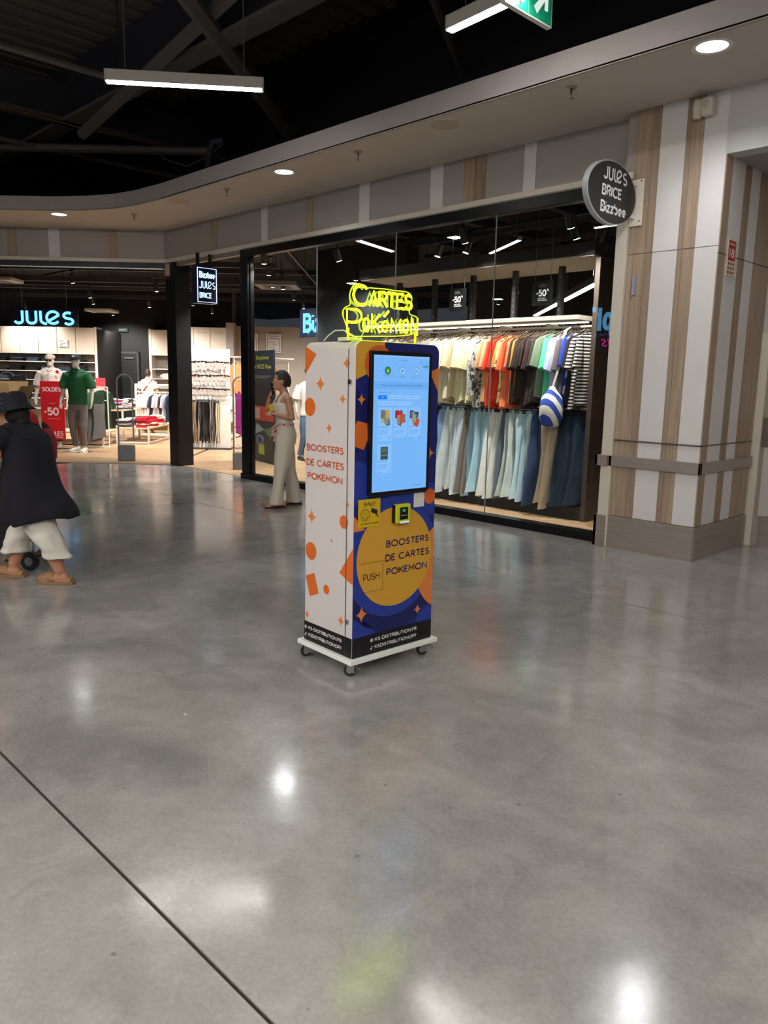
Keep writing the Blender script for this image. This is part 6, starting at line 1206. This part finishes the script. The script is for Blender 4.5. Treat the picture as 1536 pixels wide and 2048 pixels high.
# ---------------------------------------------------------------- mannequins
def mannequin(P,rz,label,shirt,trous,capm,glasses,shoes,sc=1.03):
    t=thing('mannequin',label,'mannequin',tuple(P),rz); b=B()
    b.loft([ringh(c,rx,ry,20) for c,rx,ry in (((0,0,.86),.09,.15),((0,0,.96),.10,.16),((0,0,1.10),.09,.14),((.01,0,1.28),.115,.165),((.01,0,1.42),.11,.18),((0,0,1.50),.075,.17),((0,0,1.54),.06,.08),((.01,0,1.60),.055,.055))]); T=head(b,(.02,0,1.69),0,.05,1.02)
    arm(b,(0,.20,1.47),(-.02,.27,1.20),(.06,.30,.97),(.055,.047,.04,.037,.028),(.25,-.05,-1),(-.2,1,0),.25,1.05,1); arm(b,(0,-.20,1.47),(-.02,-.27,1.20),(.06,-.30,.97),(.055,.047,.04,.037,.028),(.25,.05,-1),(-.2,-1,0),.25,1.05,-1)
    leg(b,(0,.09,.86),(.06,.113,.50),(.0,.083,.10),(1,.2,0),(.08,.06,.045,.045,.034),1.1); leg(b,(0,-.09,.86),(.02,-.113,.50),(-.10,-.128,.10),(1,-.2,0),(.08,.06,.045,.045,.034),1.1); remeshed(b,'body',MANN,t,.012,3)
    b=B(); b.loft([ringh(c,rx,ry,24,fold=.02,nf=7) for c,rx,ry in (((0,0,.90),.135,.19),((0,0,1.05),.125,.18),((.01,0,1.28),.14,.19),((.01,0,1.42),.135,.20),((0,0,1.51),.09,.19),((0,0,1.56),.065,.09))])
    for s in (-1,1): b.tube([(0,s*.19,1.47),(-.01,s*.245,1.32),(-.005,s*.265,1.20)],[.08,.088,.092],14)
    o=remeshed(b,'shirt',shirt,t,.012,2,FN(.014,8))
    for s in (-1,1): B().loft([[Vector(q) for q in ((.055,s*.01,1.57),(.075,s*.06,1.56),(.085,s*.055,1.50),(.12,s*.01,1.49))],[Vector(q) for q in ((.06,s*.01,1.575),(.08,s*.06,1.565),(.095,s*.055,1.505),(.13,s*.01,1.495))]]).build('collar',shirt,o)
    B().box(.138,.156,-.014,.014,.92,1.46).build('button_placket',shirt,o)
    b=B(); b.loft([ringh(c,rx,ry,24) for c,rx,ry in (((0,0,.98),.12,.165),((0,0,.88),.13,.18),((0,0,.80),.12,.17))])
    for s,k,a in ((1,(.06,.115,.5),(.0,.085,.13)),(-1,(.02,-.115,.5),(-.10,-.13,.13))): b.tube([(0,s*.085,.85),interp((0,s*.09,.85),k,.5),k,interp(k,a,.5),a],[.102,.09,.070,.062,.056],16)
    remeshed(b,'trousers',trous,t,.012,2,FN(.016,9))
    if capm:
        b=B(); b.loft([[T(-.008+r*1.08*math.cos(q),r*.85*math.sin(q),z) for q in [2*PI*j/20 for j in range(20)]] for z,r in ((.045,.106),(.08,.104),(.11,.085),(.13,.045),(.135,.01))]); c=b.build('cap',capm,t,smooth=60)
        b=B(); b.loft([[T(.085+.075*math.cos(q),.07*math.sin(q),z-.02*abs(math.sin(q))+.0) for q in [2*PI*j/18 for j in range(18)]] for z in (.048,.055)]); b.build('cap_brim',capm,c,smooth=40); B().ball(T(.088,0,.088),.022,6,(.4,1,1)).build('badge',WHITE,c,smooth=60)
    if glasses:
        b=B(); 
        for s in (-1,1): b.loft([[T(xx,s*.033+.024*math.cos(q),.012+.018*math.sin(q)) for q in [2*PI*j/12 for j in range(12)]] for xx in (.095,.101)])
        b.box(0,0,0,0,0,0); b.build('sunglasses',mat('#15120f',.2),t)
    for (x,y,a) in ((.0,.083,.2),(-.10,-.128,-.2)):
        q=B(); c,s=math.cos(a),math.sin(a); q.loft([[Vector((x+u*c-ry*math.cos(w_)*s,y+u*s+ry*math.cos(w_)*c,max(zc+h*math.sin(w_),.004))) for w_ in [2*PI*j/14 for j in range(14)]] for u,ry,zc,h in ((-.10,.03,.05,.035),(-.07,.045,.055,.05),(0,.047,.06,.055),(.08,.05,.045,.038),(.15,.052,.035,.028),(.20,.035,.03,.02))]); q.build('sneaker',shoes,t,smooth=60)
        B().prism([(x+u*c-v*s,y+u*s+v*c) for u,v in ((-.12,-.03),(-.06,-.048),(.1,-.055),(.18,-.045),(.215,0),(.18,.045),(.1,.055),(-.06,.048),(-.12,.03))],None,.022).build('sneaker_sole',WHITE,t,bevel=.003)
    B().lathe((-.05,0,0),[(.20,0),(.20,.006)],28).build('base_plate',mat('#8f8b86',.3,.6),t); B().tube([(-.20,0,.006),(-.20,0,.5),(-.10,0,.62)],.010,8).build('support_rod',CHROME,t)
    t.scale=(sc,sc,sc); return t
GRNS=mat('#185a34',.85,var=.08,bump=.3,bscale=60)
mannequin(A(-2.29,1.86),A_R-PI/2-.1,'white mannequin in a green short-sleeved shirt, grey trousers and navy cap','x' and GRNS,mat('#6d6663',.9,var=.05),mat('#1b2236',.8),0,mat('#e6dccb',.6),1.055)
mannequin(A(-3.22,2.9),A_R-PI/2+.05,'white mannequin in a cream shirt, pale cap and sunglasses behind the sale board',mat('#e6dcd2',.85,var=.03),mat('#4a3430',.9),mat('#cfc3b6',.8),1,mat('#e6dccb',.6),1.07)
mannequin(A(2.35,1.0),A_R-PI/2+.6,'mannequin in a white T-shirt and wide blue jeans between the phoning woman and the kiosk',mat('#e0dbd8',.85,var=.03),mat('#5a7590',.9,var=.08),mat('#25404e',.8),0,mat('#2a2a2e',.6),.96)
t=thing('tag_sticker','round red sale sticker on the shoulder of the cream-shirted mannequin','sticker',tuple(A(-3.02,2.72,1.58)),A_R); B().tube([(0,0,0),(0,-.006,0)],.035,16).build('disc',mat('#d8242e',.5),t)
# customer seen from behind
W4=thing('person','shopper seen from behind in a beige shirt with a brown shoulder strap','person',tuple(A(-2.5,7.3)),A_R+PI/2)
b=B(); b.loft([ringh(c,rx,ry,18) for c,rx,ry in (((0,0,.85),.10,.16),((0,0,.95),.11,.17),((0,0,1.1),.10,.15),((.01,0,1.3),.12,.17),((0,0,1.40),.085,.17),((0,0,1.44),.06,.08),((.02,0,1.51),.05,.05))]); T=head(b,(.04,0,1.60),.2,.15,1.0)
arm(b,(0,.19,1.37),(.03,.25,1.12),(.22,.2,1.08),(.05,.045,.038,.036,.026),(1,0,0),(0,0,1),.4); arm(b,(0,-.19,1.37),(.03,-.25,1.12),(.22,-.2,1.08),(.05,.045,.038,.036,.026),(1,0,0),(0,0,1),.4,1,-1)
leg(b,(0,.09,.86),(.02,.09,.48),(0,.09,.09),(1,0,0)); leg(b,(0,-.09,.86),(.02,-.09,.48),(0,-.09,.09),(1,0,0)); remeshed(b,'body',SKIN,W4,.012,3)
b=B(); b.loft([ringh(c,rx,ry,22) for c,rx,ry in (((0,0,.88),.14,.19),((0,0,1.1),.125,.17),((.01,0,1.3),.14,.185),((0,0,1.41),.10,.18),((0,0,1.455),.065,.085))]); b.tube([(0,.18,1.37),(.015,.23,1.2)],.07,12); b.tube([(0,-.18,1.37),(.015,-.23,1.2)],.07,12); remeshed(b,'shirt',mat('#d8c3ad',.85,var=.04),W4,.012,3,FN(.01,9))
b=B(); b.tube([(0,.09,.85),(.02,.09,.48),(0,.09,.08)],[.10,.08,.07],14); b.tube([(0,-.09,.85),(.02,-.09,.48),(0,-.09,.08)],[.10,.08,.07],14); b.loft([ringh(c,.13,.18,20) for c in ((0,0,.92),(0,0,.80))]); remeshed(b,'trousers',mat('#2c2c34',.9),W4,.014,2)
hairshell(T,W4,mat('#2e1a14',.7),front=.05,low=-.05,sc=1.1); B().tube([(.02,-.12,1.455),(-.07,-.13,1.42),(-.135,-.03,1.28),(-.14,.10,1.10),(-.10,.18,.95)],.02,8,flat=.3,up=(1,0,0)).build('shoulder_strap',mat('#7a3a26',.6),W4)
for y in (.09,-.09): B().prism([(u,y+v) for u,v in ((-.09,-.03),(.0,-.042),(.14,-.045),(.19,0),(.14,.045),(.0,.042),(-.09,.03))],None,.03).build('shoe_sole',BLACK,W4,bevel=.004)
# ---------------------------------------------------------------- litter on the floor
t=thing('litter','tiny crumpled scrap of foil on the concrete left of the kiosk','litter',(-3.03,1.73,0)); b=B(); b.loft([[Vector((r*math.cos(a)*(1+.4*math.sin(3*a)),r*.7*math.sin(a),z)) for a in [2*PI*j/9 for j in range(9)]] for z,r in ((0,.012),(.005,.014),(.009,.005))]); b.build('scrap',mat('#c9c3bb',.4,.4),t)
